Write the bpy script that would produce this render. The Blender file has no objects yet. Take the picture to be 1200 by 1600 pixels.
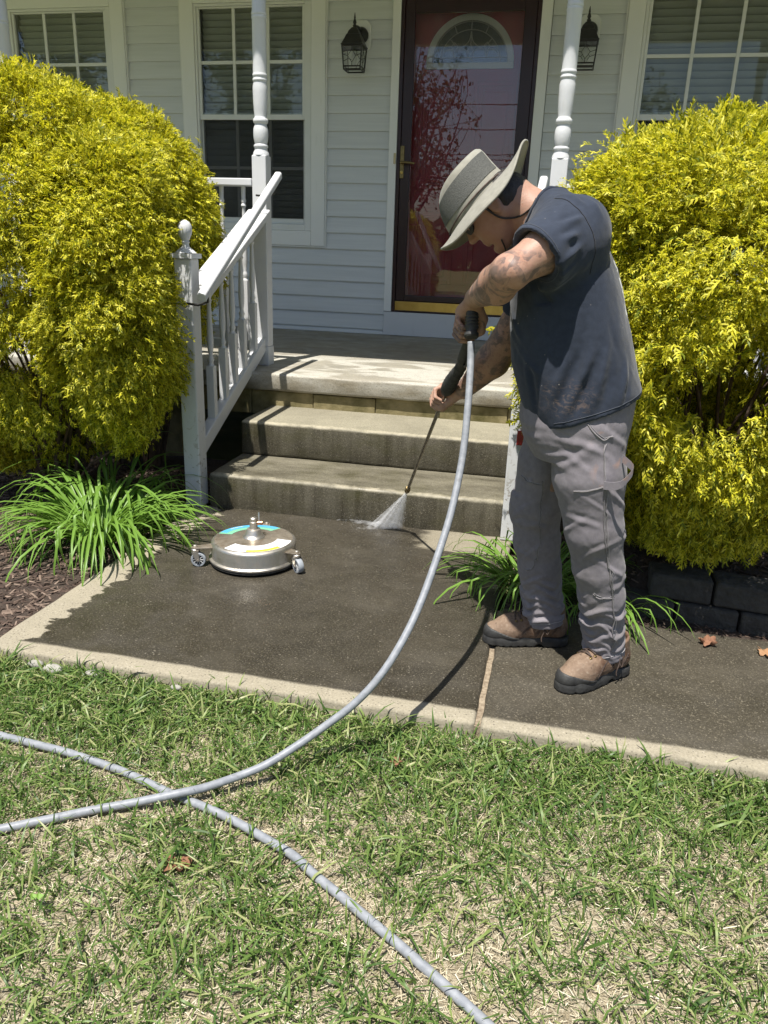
import bpy, bmesh, math, random
import numpy as np
from mathutils import Matrix, Vector
from mathutils.bvhtree import BVHTree
R_ = math.radians
rng = np.random.default_rng(7)
random.seed(7)
SC = bpy.context.scene
COL = SC.collection

# ------------------------------------------------------------------ camera
yaw, pitch, roll = .2126, .3284, .0353
fw = np.array([-math.sin(yaw)*math.cos(pitch), math.cos(yaw)*math.cos(pitch), -math.sin(pitch)])
rt = np.array([math.cos(yaw), math.sin(yaw), 0.0])
up = np.cross(rt, fw)
r2 = math.cos(roll)*rt + math.sin(roll)*up
u2 = -math.sin(roll)*rt + math.cos(roll)*up
cam = bpy.data.cameras.new('camera')
cam_o = bpy.data.objects.new('camera', cam); COL.objects.link(cam_o)
cam.sensor_fit = 'VERTICAL'; cam.sensor_height = 24.0; cam.sensor_width = 18.0
cam.lens = 1207.34/1600*24.0
cam.clip_start = .05; cam.clip_end = 1500
cam_o.matrix_world = Matrix(((r2[0], u2[0], -fw[0], 0), (r2[1], u2[1], -fw[1], 0), (r2[2], u2[2], -fw[2], 1.25), (0, 0, 0, 1)))
SC.camera = cam_o

# ------------------------------------------------------------------ sky, sun, exposure
SUNV = Vector((-.093, -.362, 1)).normalized()       # towards the sun
elev = math.asin(SUNV.z); azim = math.atan2(SUNV.x, SUNV.y)
w = bpy.data.worlds.new('World'); SC.world = w; w.use_nodes = True
nt = w.node_tree
sky = nt.nodes.new('ShaderNodeTexSky'); sky.sky_type = 'NISHITA'; sky.sun_disc = False
sky.sun_elevation = elev; sky.sun_rotation = azim % (2*math.pi)
sky.air_density = 1.0; sky.dust_density = 1.2; sky.ozone_density = 1.0
bg = nt.nodes['Background']; bg.inputs['Strength'].default_value = .078
nt.links.new(sky.outputs[0], bg.inputs[0])
sun = bpy.data.lights.new('sun', 'SUN'); sun.energy = 5.0; sun.angle = R_(.53); sun.color = (1, .95, .87)
sun_o = bpy.data.objects.new('sun', sun); COL.objects.link(sun_o)
sun_o.rotation_euler = (-SUNV).to_track_quat('-Z', 'Y').to_euler()
SC.view_settings.view_transform = 'Standard'; SC.view_settings.look = 'None'
SC.view_settings.gamma = 1; SC.view_settings.exposure = 0.68
SC.view_settings.use_curve_mapping = False
SC.cycles.max_bounces = 10; SC.cycles.transparent_max_bounces = 24
SC.cycles.use_denoising = True; SC.cycles.volume_bounces = 4

# ------------------------------------------------------------------ helpers: objects
WL = {}
def link(o, parent=None, loc=(0, 0, 0)):
    COL.objects.link(o)
    if parent is not None: o.parent = parent
    o.location = loc
    return o
def thing(name, label, cat, loc=(0, 0, 0), group=None, kind=None):
    o = bpy.data.objects.new(name, None); COL.objects.link(o); o.location = loc
    o.empty_display_size = .1
    WL[o.name] = np.array(loc, float)
    return tag(o, label, cat, group, kind)
def tag(o, label=None, cat=None, group=None, kind=None):
    if label: o['label'] = label
    if cat: o['category'] = cat
    if group: o['group'] = group
    if kind: o['kind'] = kind
    return o
def woff(parent):
    return WL.get(parent.name, np.zeros(3)) if parent is not None else np.zeros(3)

def mesh_np(name, V, F, mats, parent=None, smooth=False, sharp=None, origin=None, midx=None):
    """V (n,3) world coordinates, F list of tuples or (m,k) array."""
    V = np.asarray(V, float)
    off = woff(parent) if origin is None else np.asarray(origin, float)
    me = bpy.data.meshes.new(name)
    V = V - off
    if isinstance(F, np.ndarray):
        m, k = F.shape
        me.vertices.add(len(V)); me.vertices.foreach_set('co', V.astype(np.float32).ravel())
        me.loops.add(m*k); me.loops.foreach_set('vertex_index', F.astype(np.int32).ravel())
        me.polygons.add(m)
        me.polygons.foreach_set('loop_start', np.arange(0, m*k, k, dtype=np.int32))
        me.polygons.foreach_set('loop_total', np.full(m, k, np.int32))
        me.update(calc_edges=True)
    else:
        me.from_pydata([tuple(v) for v in V], [], F)
    if not isinstance(mats, (list, tuple)): mats = [mats]
    for m_ in mats: me.materials.append(m_)
    if midx is not None: me.polygons.foreach_set('material_index', np.asarray(midx, np.int32))
    if smooth:
        me.polygons.foreach_set('use_smooth', np.ones(len(me.polygons), bool))
        if sharp: me.set_sharp_from_angle(angle=R_(sharp))
    me.validate(); me.update()
    o = bpy.data.objects.new(name, me); COL.objects.link(o)
    if parent is not None:
        o.parent = parent
        WL[o.name] = off if origin is None else off
        if origin is not None: o.location = np.asarray(origin) - woff(parent)
    else:
        o.location = off
        WL[o.name] = off
    return o
def bevel(o, w_=.005, seg=2, ang=35):
    m = o.modifiers.new('bevel', 'BEVEL'); m.width = w_; m.segments = seg; m.limit_method = 'ANGLE'; m.angle_limit = R_(ang)
    m.harden_normals = False
    return o
def copy_to(o, parent, loc, rot=None, scale=None):
    c = o.copy(); COL.objects.link(c)
    c.parent = parent; c.location = loc
    if rot is not None: c.rotation_euler = rot
    if scale is not None: c.scale = scale
    return c

class G:
    """collects shapes, makes one mesh object"""
    def __init__(s): s.V = []; s.F = []
    def add(s, V, F):
        n = len(s.V); s.V += [tuple(v) for v in V]; s.F += [tuple(i+n for i in f) for f in F]; return s
    def box(s, x0, x1, y0, y1, z0, z1):
        V = [(x0, y0, z0), (x1, y0, z0), (x1, y1, z0), (x0, y1, z0), (x0, y0, z1), (x1, y0, z1), (x1, y1, z1), (x0, y1, z1)]
        return s.add(V, [(3, 2, 1, 0), (4, 5, 6, 7), (0, 1, 5, 4), (1, 2, 6, 5), (2, 3, 7, 6), (3, 0, 4, 7)])
    def tube(s, path, r, n=8, cap=True, radii=None):
        P = np.asarray(path, float); m = len(P)
        T = np.gradient(P, axis=0); T /= np.linalg.norm(T, axis=1)[:, None]+1e-12
        a = np.array([0, 0, 1.0]) if abs(T[0][2]) < .9 else np.array([1.0, 0, 0])
        N = np.cross(T[0], a); N /= np.linalg.norm(N)
        V = []
        for i in range(m):
            N = N - T[i]*(N@T[i]); N /= np.linalg.norm(N); B = np.cross(T[i], N)
            rr = r if radii is None else radii[i]
            for k in range(n):
                t = 2*math.pi*k/n
                V.append(P[i]+rr*(math.cos(t)*N+math.sin(t)*B))
        F = [(i*n+k, i*n+(k+1) % n, (i+1)*n+(k+1) % n, (i+1)*n+k) for i in range(m-1) for k in range(n)]
        if cap: F += [tuple(reversed(range(n))), tuple((m-1)*n+k for k in range(n))]
        return s.add(V, F)
    def lathe(s, prof, origin=(0, 0, 0), axis=(0, 0, 1), n=24, cap=True):
        ax = np.asarray(axis, float); ax /= np.linalg.norm(ax)
        a = np.array([1.0, 0, 0]) if abs(ax[0]) < .9 else np.array([0, 1.0, 0])
        N = np.cross(ax, a); N /= np.linalg.norm(N); B = np.cross(ax, N); O = np.asarray(origin, float)
        V = []
        for (r, h) in prof:
            for k in range(n):
                t = 2*math.pi*k/n; V.append(O+ax*h+r*(math.cos(t)*N+math.sin(t)*B))
        m = len(prof)
        F = [(i*n+k, i*n+(k+1) % n, (i+1)*n+(k+1) % n, (i+1)*n+k) for i in range(m-1) for k in range(n)]
        if cap: F += [tuple(reversed(range(n))), tuple((m-1)*n+k for k in range(n))]
        return s.add(V, F)
    def prism(s, poly, d, O=(0, 0, 0), U=(1, 0, 0), W=(0, 0, 1)):
        """poly in (u,w) at O, extruded by vector d"""
        O = np.asarray(O, float); U = np.asarray(U, float); W = np.asarray(W, float); d = np.asarray(d, float)
        n = len(poly); V = [O+U*a+W*b for a, b in poly]+[O+U*a+W*b+d for a, b in poly]
        F = [tuple(range(n)), tuple(reversed(range(n, 2*n)))]+[((i+1) % n, i, n+i, n+(i+1) % n) for i in range(n)]
        return s.add(V, F)
    def band(s, outer, inner, d, O=(0, 0, 0), U=(1, 0, 0), W=(0, 0, 1), closed=True):
        O = np.asarray(O, float); U = np.asarray(U, float); W = np.asarray(W, float); d = np.asarray(d, float)
        n = len(outer); f = lambda q: [O+U*a+W*b for a, b in q]
        A = f(outer); B = f(inner); V = A+B+[v+d for v in A]+[v+d for v in B]; F = []
        for i in range(n if closed else n-1):
            j = (i+1) % n
            F += [(i, j, n+j, n+i), (2*n+i, 3*n+i, 3*n+j, 2*n+j), (i, 2*n+i, 2*n+j, j), (n+i, n+j, 3*n+j, 3*n+i)]
        if not closed: F += [(0, n, 3*n, 2*n), (n-1, 3*n-1, 4*n-1, 2*n-1)]
        return s.add(V, F)
    def obj(s, name, mat, parent=None, smooth=False, sharp=None, bev=None, origin=None, seg=2):
        o = mesh_np(name, s.V, s.F, mat, parent, smooth, sharp, origin)
        bm = bmesh.new(); bm.from_mesh(o.data); bmesh.ops.recalc_face_normals(bm, faces=bm.faces); bm.to_mesh(o.data); bm.free()
        if smooth and sharp: o.data.set_sharp_from_angle(angle=R_(sharp))
        if bev: bevel(o, bev, seg)
        return o

def bez(pts, n=40):
    """Catmull-Rom through pts"""
    P = np.asarray(pts, float); P = np.vstack([2*P[0]-P[1], P, 2*P[-1]-P[-2]])
    out = []; m = len(P)-3; per = max(2, n//m)
    for i in range(m):
        p0, p1, p2, p3 = P[i:i+4]
        for t in np.linspace(0, 1, per, endpoint=(i == m-1)):
            out.append(.5*((2*p1)+(-p0+p2)*t+(2*p0-5*p1+4*p2-p3)*t*t+(-p0+3*p1-3*p2+p3)*t**3))
    return np.array(out)

# numpy gradient noise
_perm = rng.permutation(256); _perm = np.concatenate([_perm, _perm, _perm])
_grad = rng.normal(size=(256, 3)); _grad /= np.linalg.norm(_grad, axis=1)[:, None]
def noise(P):
    P = np.asarray(P, float); i = np.floor(P).astype(int); f = P-i; i &= 255
    u = f*f*f*(f*(f*6-15)+10)
    def gr(dx, dy, dz):
        h = _perm[_perm[_perm[(i[..., 0]+dx) & 255]+((i[..., 1]+dy) & 255)]+((i[..., 2]+dz) & 255)]
        g = _grad[h & 255]; return g[..., 0]*(f[..., 0]-dx)+g[..., 1]*(f[..., 1]-dy)+g[..., 2]*(f[..., 2]-dz)
    l = lambda a, b, t: a+(b-a)*t
    x00 = l(gr(0, 0, 0), gr(1, 0, 0), u[..., 0]); x10 = l(gr(0, 1, 0), gr(1, 1, 0), u[..., 0])
    x01 = l(gr(0, 0, 1), gr(1, 0, 1), u[..., 0]); x11 = l(gr(0, 1, 1), gr(1, 1, 1), u[..., 0])
    return l(l(x00, x10, u[..., 1]), l(x01, x11, u[..., 1]), u[..., 2])
def fbm(P, o=3):
    P = np.asarray(P, float); s = 0; a = 1
    for k in range(o): s = s+a*noise(P*2**k+17.3*k); a *= .5
    return s

# ------------------------------------------------------------------ helpers: signed-distance modelling for cloth, skin and boots
class SDF:
    def __init__(s, lo, hi, h):
        s.lo = np.asarray(lo, float); s.h = h
        s.n = np.ceil((np.asarray(hi)-s.lo)/h).astype(int)+1
        s.a = np.full(s.n, .15, np.float32)
    def blk(s, lo, hi):
        i0 = np.clip(np.floor((np.asarray(lo)-s.lo)/s.h).astype(int), 0, s.n)
        i1 = np.clip(np.ceil((np.asarray(hi)-s.lo)/s.h).astype(int)+1, 0, s.n)
        sl = tuple(slice(a, b) for a, b in zip(i0, i1))
        ax = [s.lo[k]+s.h*np.arange(i0[k], i1[k]) for k in range(3)]
        return sl, np.stack(np.meshgrid(*ax, indexing='ij'), -1)
    def op(s, fn, lo, hi, k=.02, sub=False):
        pad = k+3*s.h
        sl, P = s.blk(np.asarray(lo)-pad, np.asarray(hi)+pad)
        if 0 in P.shape: return
        a = s.a[sl]; d = fn(P).astype(np.float32)
        if sub:
            d = -d; hh = np.clip(.5-.5*(a-d)/max(k, 1e-5), 0, 1); s.a[sl] = a+(d-a)*hh+max(k, 1e-5)*hh*(1-hh)
        else:
            hh = np.clip(.5+.5*(a-d)/max(k, 1e-5), 0, 1); s.a[sl] = a+(d-a)*hh-max(k, 1e-5)*hh*(1-hh)
    def cap(s, a, b, ra, rb=None, k=.015, sub=False):
        a = np.asarray(a, float); b = np.asarray(b, float); rb = ra if rb is None else rb
        ba = b-a; L = ba@ba+1e-12
        def fn(P):
            t = np.clip(((P-a)@ba)/L, 0, 1)
            return np.linalg.norm(P-a-t[..., None]*ba, axis=-1)-(ra+(rb-ra)*t)
        r = max(ra, rb); s.op(fn, np.minimum(a, b)-r, np.maximum(a, b)+r, k, sub)
    def path(s, pts, radii, k=.012, sub=False):
        for i in range(len(pts)-1): s.cap(pts[i], pts[i+1], radii[i], radii[i+1], k, sub)
    def ell(s, c, r, M=np.eye(3), k=.015, sub=False):
        c = np.asarray(c, float); r = np.asarray(r, float); M = np.asarray(M, float)   # rows of M: local axes
        def fn(P):
            q = (P-c)@M.T; k0 = np.linalg.norm(q/r, axis=-1); k1 = np.linalg.norm(q/(r*r), axis=-1)+1e-9
            return k0*(k0-1)/k1
        ext = np.sqrt(((M*r[:, None])**2).sum(0)); s.op(fn, c-ext, c+ext, k, sub)
    def slices(s, Z, cx, cy, rx, ry, e=2.4, k=.02, sub=False):
        """stack of superellipses over z"""
        Z = np.asarray(Z, float)
        def fn(P):
            z = P[..., 2]; f = lambda q: np.interp(z, Z, q)
            X, Y, A, B = f(cx), f(cy), f(rx), f(ry)
            d = (np.abs((P[..., 0]-X)/A)**e+np.abs((P[..., 1]-Y)/B)**e)**(1/e)
            d = (d-1)*np.minimum(A, B)
            return np.maximum(d, np.maximum(Z[0]-z, z-Z[-1]))
        lo = (min(np.array(cx)-rx), min(np.array(cy)-ry), Z[0]); hi = (max(np.array(cx)+rx), max(np.array(cy)+ry), Z[-1])
        s.op(fn, lo, hi, k, sub)
    def cut(s, p, nrm, k=.004):
        """removes what lies on the side the normal points to"""
        p = np.asarray(p, float); nrm = np.asarray(nrm, float)/np.linalg.norm(nrm)
        sl, P = s.blk(s.lo-1, s.lo+s.h*s.n+1)
        s.a = np.maximum(s.a, ((P-p)@nrm).astype(np.float32))
    def mesh(s):
        a = s.a; a[0] = a[-1] = .1; a[:, 0] = a[:, -1] = .1; a[:, :, 0] = a[:, :, -1] = .1
        ins = a < 0; nx, ny, nz = a.shape
        cnt = np.zeros((nx-1, ny-1, nz-1), np.int8)
        for dx in (0, 1):
            for dy in (0, 1):
                for dz in (0, 1): cnt += ins[dx:nx-1+dx, dy:ny-1+dy, dz:nz-1+dz]
        act = (cnt > 0) & (cnt < 8); I = np.argwhere(act)
        idx = np.full(act.shape, -1, np.int64); idx[act] = np.arange(len(I))
        cor = np.array([(x, y, z) for x in (0, 1) for y in (0, 1) for z in (0, 1)])
        val = np.stack([a[I[:, 0]+c[0], I[:, 1]+c[1], I[:, 2]+c[2]] for c in cor], 1).astype(float)
        S = np.zeros((len(I), 3)); N = np.zeros(len(I))
        for p in range(8):
            for q in range(p+1, 8):
                if abs(cor[p]-cor[q]).sum() != 1: continue
                va, vb = val[:, p], val[:, q]; x = (va < 0) != (vb < 0)
                t = np.where(x, va/np.where(x, va-vb, 1), 0)
                S += np.where(x[:, None], cor[p]+t[:, None]*(cor[q]-cor[p]), 0); N += x
        V = s.lo+s.h*(I+S/N[:, None])
        Fs = []
        for ax in range(3):
            o1, o2 = (ax+1) % 3, (ax+2) % 3
            sl0 = [slice(None)]*3; sl1 = [slice(None)]*3; sl0[ax] = slice(0, -1); sl1[ax] = slice(1, None)
            A = ins[tuple(sl0)]; B = ins[tuple(sl1)]; E = np.argwhere(A != B)
            E = E[(E[:, o1] > 0) & (E[:, o2] > 0) & (E[:, o1] < a.shape[o1]-1) & (E[:, o2] < a.shape[o2]-1)]
            def cell(d1, d2):
                c = E.copy(); c[:, o1] += d1; c[:, o2] += d2; return idx[c[:, 0], c[:, 1], c[:, 2]]
            q = np.stack([cell(-1, -1), cell(0, -1), cell(0, 0), cell(-1, 0)], 1)
            flip = ~A[E[:, 0], E[:, 1], E[:, 2]]; q[flip] = q[flip][:, ::-1]
            Fs.append(q)
        F = np.concatenate(Fs); F = F[(F >= 0).all(1)]
        return V, F
def vnorm(V, F):
    n = np.cross(V[F[:, 2]]-V[F[:, 0]], V[F[:, 3]]-V[F[:, 1]]); N = np.zeros_like(V)
    for k in range(4): np.add.at(N, F[:, k], n)
    return N/(np.linalg.norm(N, axis=1)[:, None]+1e-12)
def relax(V, F, it=1, lam=.5):
    for _ in range(it):
        S = np.zeros_like(V); C = np.zeros(len(V))
        for k in range(4):
            a, b = F[:, k], F[:, (k+1) % 4]
            np.add.at(S, a, V[b]); np.add.at(C, a, 1); np.add.at(S, b, V[a]); np.add.at(C, b, 1)
        V = V+lam*(S/np.maximum(C, 1)[:, None]-V)
    return V

# ------------------------------------------------------------------ helpers: materials
class Mat:
    def __init__(s, name):
        s.m = bpy.data.materials.new(name); s.m.use_nodes = True; s.t = s.m.node_tree
        s.N = s.t.nodes; s.b = s.N['Principled BSDF']; s.out = s.N['Material Output']; s._pos = None
    def n(s, typ, **kw):
        x = s.N.new(typ)
        for k, v in kw.items(): setattr(x, k, v)
        return x
    def l(s, a, b): s.t.links.new(a, b)
    def put(s, sock, v):
        if hasattr(v, 'is_output') or isinstance(v, bpy.types.NodeSocket): s.l(v, sock)
        elif isinstance(v, (tuple, list)): sock.default_value = (*v, 1) if len(v) == 3 and len(sock.default_value) == 4 else v
        else: sock.default_value = v
    @property
    def pos(s):
        if s._pos is None: s._pos = s.n('ShaderNodeNewGeometry')
        return s._pos.outputs['Position']
    @property
    def island(s):
        s.pos; return s._pos.outputs['Random Per Island']
    @property
    def normal(s):
        s.pos; return s._pos.outputs['Normal']
    def xyz(s, v=None):
        q = s.n('ShaderNodeSeparateXYZ'); s.l(v or s.pos, q.inputs[0]); return q.outputs
    def scale(s, sc, off=(0, 0, 0), v=None):
        q = s.n('ShaderNodeMapping'); s.l(v or s.pos, q.inputs['Vector']); q.inputs['Scale'].default_value = sc if isinstance(sc, (tuple, list)) else (sc,)*3
        q.inputs['Location'].default_value = off; return q.outputs[0]
    def noise(s, sc, detail=4, rough=.55, dist=0, v=None, off=(0, 0, 0)):
        q = s.n('ShaderNodeTexNoise'); q.inputs['Scale'].default_value = 1; q.inputs['Detail'].default_value = detail
        q.inputs['Roughness'].default_value = rough; q.inputs['Distortion'].default_value = dist
        s.l(s.scale(sc, off, v), q.inputs['Vector']); return q.outputs['Fac']
    def voro(s, sc, feature='F1', out='Distance', v=None, rnd=1):
        q = s.n('ShaderNodeTexVoronoi', feature=feature); q.inputs['Scale'].default_value = 1; q.inputs['Randomness'].default_value = rnd
        s.l(s.scale(sc, v=v), q.inputs['Vector']); return q.outputs[out]
    def ramp(s, fac, stops, interp='LINEAR'):
        q = s.n('ShaderNodeValToRGB'); q.color_ramp.interpolation = interp; s.put(q.inputs[0], fac)
        e = q.color_ramp.elements
        while len(e) < len(stops): e.new(.5)
        for i, (p, c) in enumerate(stops):
            e[i].position = p; e[i].color = (c, c, c, 1) if not isinstance(c, (tuple, list)) else (*c, 1)
        return q.outputs[0]
    def mix(s, fac, a, b, blend='MIX'):
        q = s.n('ShaderNodeMix', data_type='RGBA', blend_type=blend)
        s.put(q.inputs[0], fac); s.put(q.inputs[6], a); s.put(q.inputs[7], b); return q.outputs[2]
    def math(s, op, a, b=0, c=None, clamp=False):
        q = s.n('ShaderNodeMath', operation=op, use_clamp=clamp); s.put(q.inputs[0], a); s.put(q.inputs[1], b)
        if c is not None: s.put(q.inputs[2], c)
        return q.outputs[0]
    def step(s, v, a, b):
        q = s.n('ShaderNodeMapRange', interpolation_type='SMOOTHSTEP'); s.put(q.inputs[0], v); s.put(q.inputs[1], a); s.put(q.inputs[2], b)
        q.inputs[3].default_value = 0; q.inputs[4].default_value = 1; return q.outputs[0]
    def bump(s, h, strength=.3, dist=.01, nrm=None):
        q = s.n('ShaderNodeBump'); q.inputs['Strength'].default_value = strength; q.inputs['Distance'].default_value = dist
        s.put(q.inputs['Height'], h)
        if nrm: s.l(nrm, q.inputs['Normal'])
        return q.outputs[0]
    def set(s, color=None, rough=None, spec=None, metal=None, normal=None, **kw):
        if color is not None: s.put(s.b.inputs['Base Color'], color)
        if rough is not None: s.put(s.b.inputs['Roughness'], rough)
        if spec is not None: s.put(s.b.inputs['Specular IOR Level'], spec)
        if metal is not None: s.put(s.b.inputs['Metallic'], metal)
        if normal is not None: s.l(normal, s.b.inputs['Normal'])
        for k, v in kw.items(): s.put(s.b.inputs[k.replace('_', ' ')], v)
        return s
def simple(name, c1, c2=None, sc=12, rough=.5, bump=None, metal=0, spec=.5, detail=5):
    m = Mat(name); c2 = c2 or c1
    f = m.noise(sc, detail); m.set(m.mix(m.ramp(f, [(.3, 0.0), (.7, 1.0)]), c1, c2), rough, spec, metal)
    if bump: m.set(normal=m.bump(m.noise(bump[0], 4), bump[1], bump[2]))
    return m.m
def leafy(name, stops, rough=.5, trans=.4, tcol=1.2):
    m = Mat(name); c = m.ramp(m.island, stops); m.set(c, rough, .3)
    tr = m.n('ShaderNodeBsdfTranslucent'); m.l(m.mix(1.0, c, (tcol, tcol, tcol*.7), 'MULTIPLY'), tr.inputs[0])
    mx = m.n('ShaderNodeMixShader'); mx.inputs[0].default_value = trans
    m.l(m.b.outputs[0], mx.inputs[1]); m.l(tr.outputs[0], mx.inputs[2]); m.l(mx.outputs[0], m.out.inputs[0])
    return m.m
def glass_mat(name, tint=(.9, .93, .92), ior=1.5, gain=1.0, dirt=0.0):
    m = Mat(name); t = m.n('ShaderNodeBsdfTransparent'); t.inputs[0].default_value = (*tint, 1)
    g = m.n('ShaderNodeBsdfGlossy'); g.inputs['Roughness'].default_value = .0
    fr = m.n('ShaderNodeFresnel'); fr.inputs[0].default_value = ior
    nb = m.bump(m.noise(1.7, 2), .02, .02); m.l(nb, g.inputs['Normal'])
    mx = m.n('ShaderNodeMixShader'); m.l(m.math('MULTIPLY', fr.outputs[0], gain, clamp=True), mx.inputs[0])
    m.l(t.outputs[0], mx.inputs[1]); m.l(g.outputs[0], mx.inputs[2])
    last = mx.outputs[0]
    if dirt:
        d = m.n('ShaderNodeBsdfDiffuse'); d.inputs[0].default_value = (.6, .6, .6, 1); m2 = m.n('ShaderNodeMixShader')
        m.l(m.math('MULTIPLY', m.ramp(m.noise((9, 9, 2.5), 6), [(.45, 0.0), (.8, 1.0)]), dirt), m2.inputs[0])
        m.l(last, m2.inputs[1]); m.l(d.outputs[0], m2.inputs[2]); last = m2.outputs[0]
    m.l(last, m.out.inputs[0]); return m.m
# ------------------------------------------------------------------ materials
def concrete(name, dry, wet, mode):
    m = Mat(name); x, y, z = m.xyz()
    big = m.noise(2.2, 5); mid = m.noise(14, 6); fine = m.noise(170, 3)
    agg = m.voro(95, out='Distance'); aggc = m.voro(95, out='Color')
    wob = m.math('ADD', m.math('MULTIPLY', m.math('SUBTRACT', m.noise((9, 22, 9), 4), .5), .16), m.math('MULTIPLY', m.math('SUBTRACT', m.noise(3, 3), .5), .06))
    if mode == 'walk':      # washed strip left dry along the kerb edges
        fr = m.step(m.math('ADD', y, m.math('MULTIPLY', wob, .12)), 1.936, 1.95)
        le = m.step(m.math('ADD', m.math('ADD', x, m.math('MULTIPLY', m.math('SUBTRACT', y, 1.95), -.02)), m.math('MULTIPLY', wob, 1.3)), -1.60, -1.585)
        bk = m.step(m.math('ADD', y, wob), 3.33, 3.31)
        wetm = m.math('MULTIPLY', fr, le)
        wetm = m.math('SUBTRACT', wetm, m.math('MULTIPLY', m.step(m.math('ADD', x, wob), -.55, -.48), m.math('MULTIPLY', m.step(m.math('ADD', y, wob), 3.14, 3.18), .75)), clamp=True)
    elif mode == 'walk2':
        fr = m.step(m.math('ADD', y, m.math('MULTIPLY', wob, .12)), 1.912, 1.93)
        wetm = m.math('MULTIPLY', fr, .94)
    elif mode == 'step':    # treads rinsed clean, risers still streaked and wet
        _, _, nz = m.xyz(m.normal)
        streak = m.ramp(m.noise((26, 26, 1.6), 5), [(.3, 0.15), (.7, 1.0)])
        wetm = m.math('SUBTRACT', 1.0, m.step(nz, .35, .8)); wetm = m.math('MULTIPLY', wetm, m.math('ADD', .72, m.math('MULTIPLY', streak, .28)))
        damp = m.math('MULTIPLY', m.ramp(big, [(.42, 0.0), (.62, 1.0)]), .22); lo_ = m.math('MULTIPLY', m.step(z, .26, .24), m.ramp(m.noise((4, 9, 4), 5), [(.3, .85), (.72, .35)])); damp = m.math('MAXIMUM', damp, lo_)
        wetm = m.math('MAXIMUM', wetm, damp)
    else:                   # porch slab: drying in patches
        _, _, nz = m.xyz(m.normal)
        pt = m.ramp(m.noise((2.3, 5, 4), 4, dist=.8), [(.46, 0.0), (.53, 1.0)])
        wetm = m.math('MULTIPLY', pt, .6); wetm = m.math('MAXIMUM', wetm, m.math('MULTIPLY', m.math('SUBTRACT', 1.0, m.step(nz, .3, .7)), m.ramp(m.noise((4, 4, 12), 4), [(.35, 1.0), (.6, .25)])))
        wetm = m.math('MAXIMUM', wetm, m.math('MULTIPLY', m.step(y, 4.9, 5.3), .75))
    cd = m.mix(m.ramp(mid, [(.3, 0.0), (.75, 1.0)]), tuple(c*.86 for c in dry), dry)
    cd = m.mix(m.ramp(m.voro(60), [(.10, 1.0), (.2, 0.0)]), cd, tuple(c*.55 for c in dry))
    cw = m.mix(m.ramp(big, [(.3, 0.0), (.7, 1.0)]), tuple(c*.68 for c in wet), tuple(c*1.25 for c in wet))
    cw = m.mix(m.ramp(mid, [(.35, .0), (.8, .55)]), cw, tuple(c*1.6 for c in wet))
    sp = m.math('MULTIPLY', m.ramp(agg, [(.2, 1.0), (.36, 0.0)]), m.ramp(aggc, [(.45, 0.0), (.62, .75)]))
    cw = m.mix(m.math('MULTIPLY', sp, .3), cw, (.16, .145, .115)); cd = m.mix(m.math('MULTIPLY', sp, .4), cd, (.5, .46, .38)); cd = m.mix(m.ramp(m.voro(75), [(.10, 1.0), (.17, 0.0)]), cd, (.10, .085, .065))
    sp2 = m.ramp(m.voro(38, out='Distance'), [(.07, 1.0), (.13, 0.0)]); cw = m.mix(m.math('MULTIPLY', sp2, .45), cw, (.32, .29, .23)); cw = m.mix(m.ramp(m.noise(150, 4), [(.52, 0.0), (.72, .40)]), cw, (.13, .115, .085)); cw = m.mix(m.math('MULTIPLY', m.ramp(m.noise(210, 3), [(.60, 0.0), (.66, 1.0)]), .6), cw, (.26, .23, .17)); cw = m.mix(m.ramp(m.noise((3.2, 6, 4), 5, dist=1), [(.5, 0.0), (.7, .30)]), cw, (.105, .093, .072))
    dk = m.ramp(fine, [(.3, .75), (.6, 1.0)])
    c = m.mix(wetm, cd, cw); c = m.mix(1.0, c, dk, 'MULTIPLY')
    if mode == 'step':
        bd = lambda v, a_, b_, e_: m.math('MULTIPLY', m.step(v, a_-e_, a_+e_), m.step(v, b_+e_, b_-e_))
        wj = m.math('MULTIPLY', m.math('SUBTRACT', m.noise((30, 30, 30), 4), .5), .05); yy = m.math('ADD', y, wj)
        wear_highlight = m.math('MAXIMUM', m.math('MULTIPLY', bd(yy, 3.38, 3.425, .010), bd(z, .158, .2, .006)), m.math('MULTIPLY', bd(yy, 3.78, 3.825, .010), bd(z, .343, .4, .006)))  # worn nosing edges, with their highlight painted in as a pale line
        c = m.mix(m.math('MULTIPLY', m.math('MULTIPLY', wear_highlight, .6), m.ramp(m.noise(22, 5), [(.35, .15), (.65, 1.0)])), c, (.44, .40, .30))
        moss = m.math('MULTIPLY', m.ramp(m.noise((5, 5, 9), 5), [(.5, 0.0), (.72, .5)]), wetm); c = m.mix(moss, c, (.05, .048, .012))
    rgh = m.mix(wetm, (.9,)*3, m.ramp(m.noise(4.5, 5, dist=.8), [(.35, .18), (.62, .6)]))
    h = m.math('ADD', m.math('MULTIPLY', mid, .5), m.math('ADD', m.math('MULTIPLY', fine, .35), m.math('MULTIPLY', agg, .5)))
    m.set(c, rgh, .36, normal=m.bump(h, .4, .003)); return m.m

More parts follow.
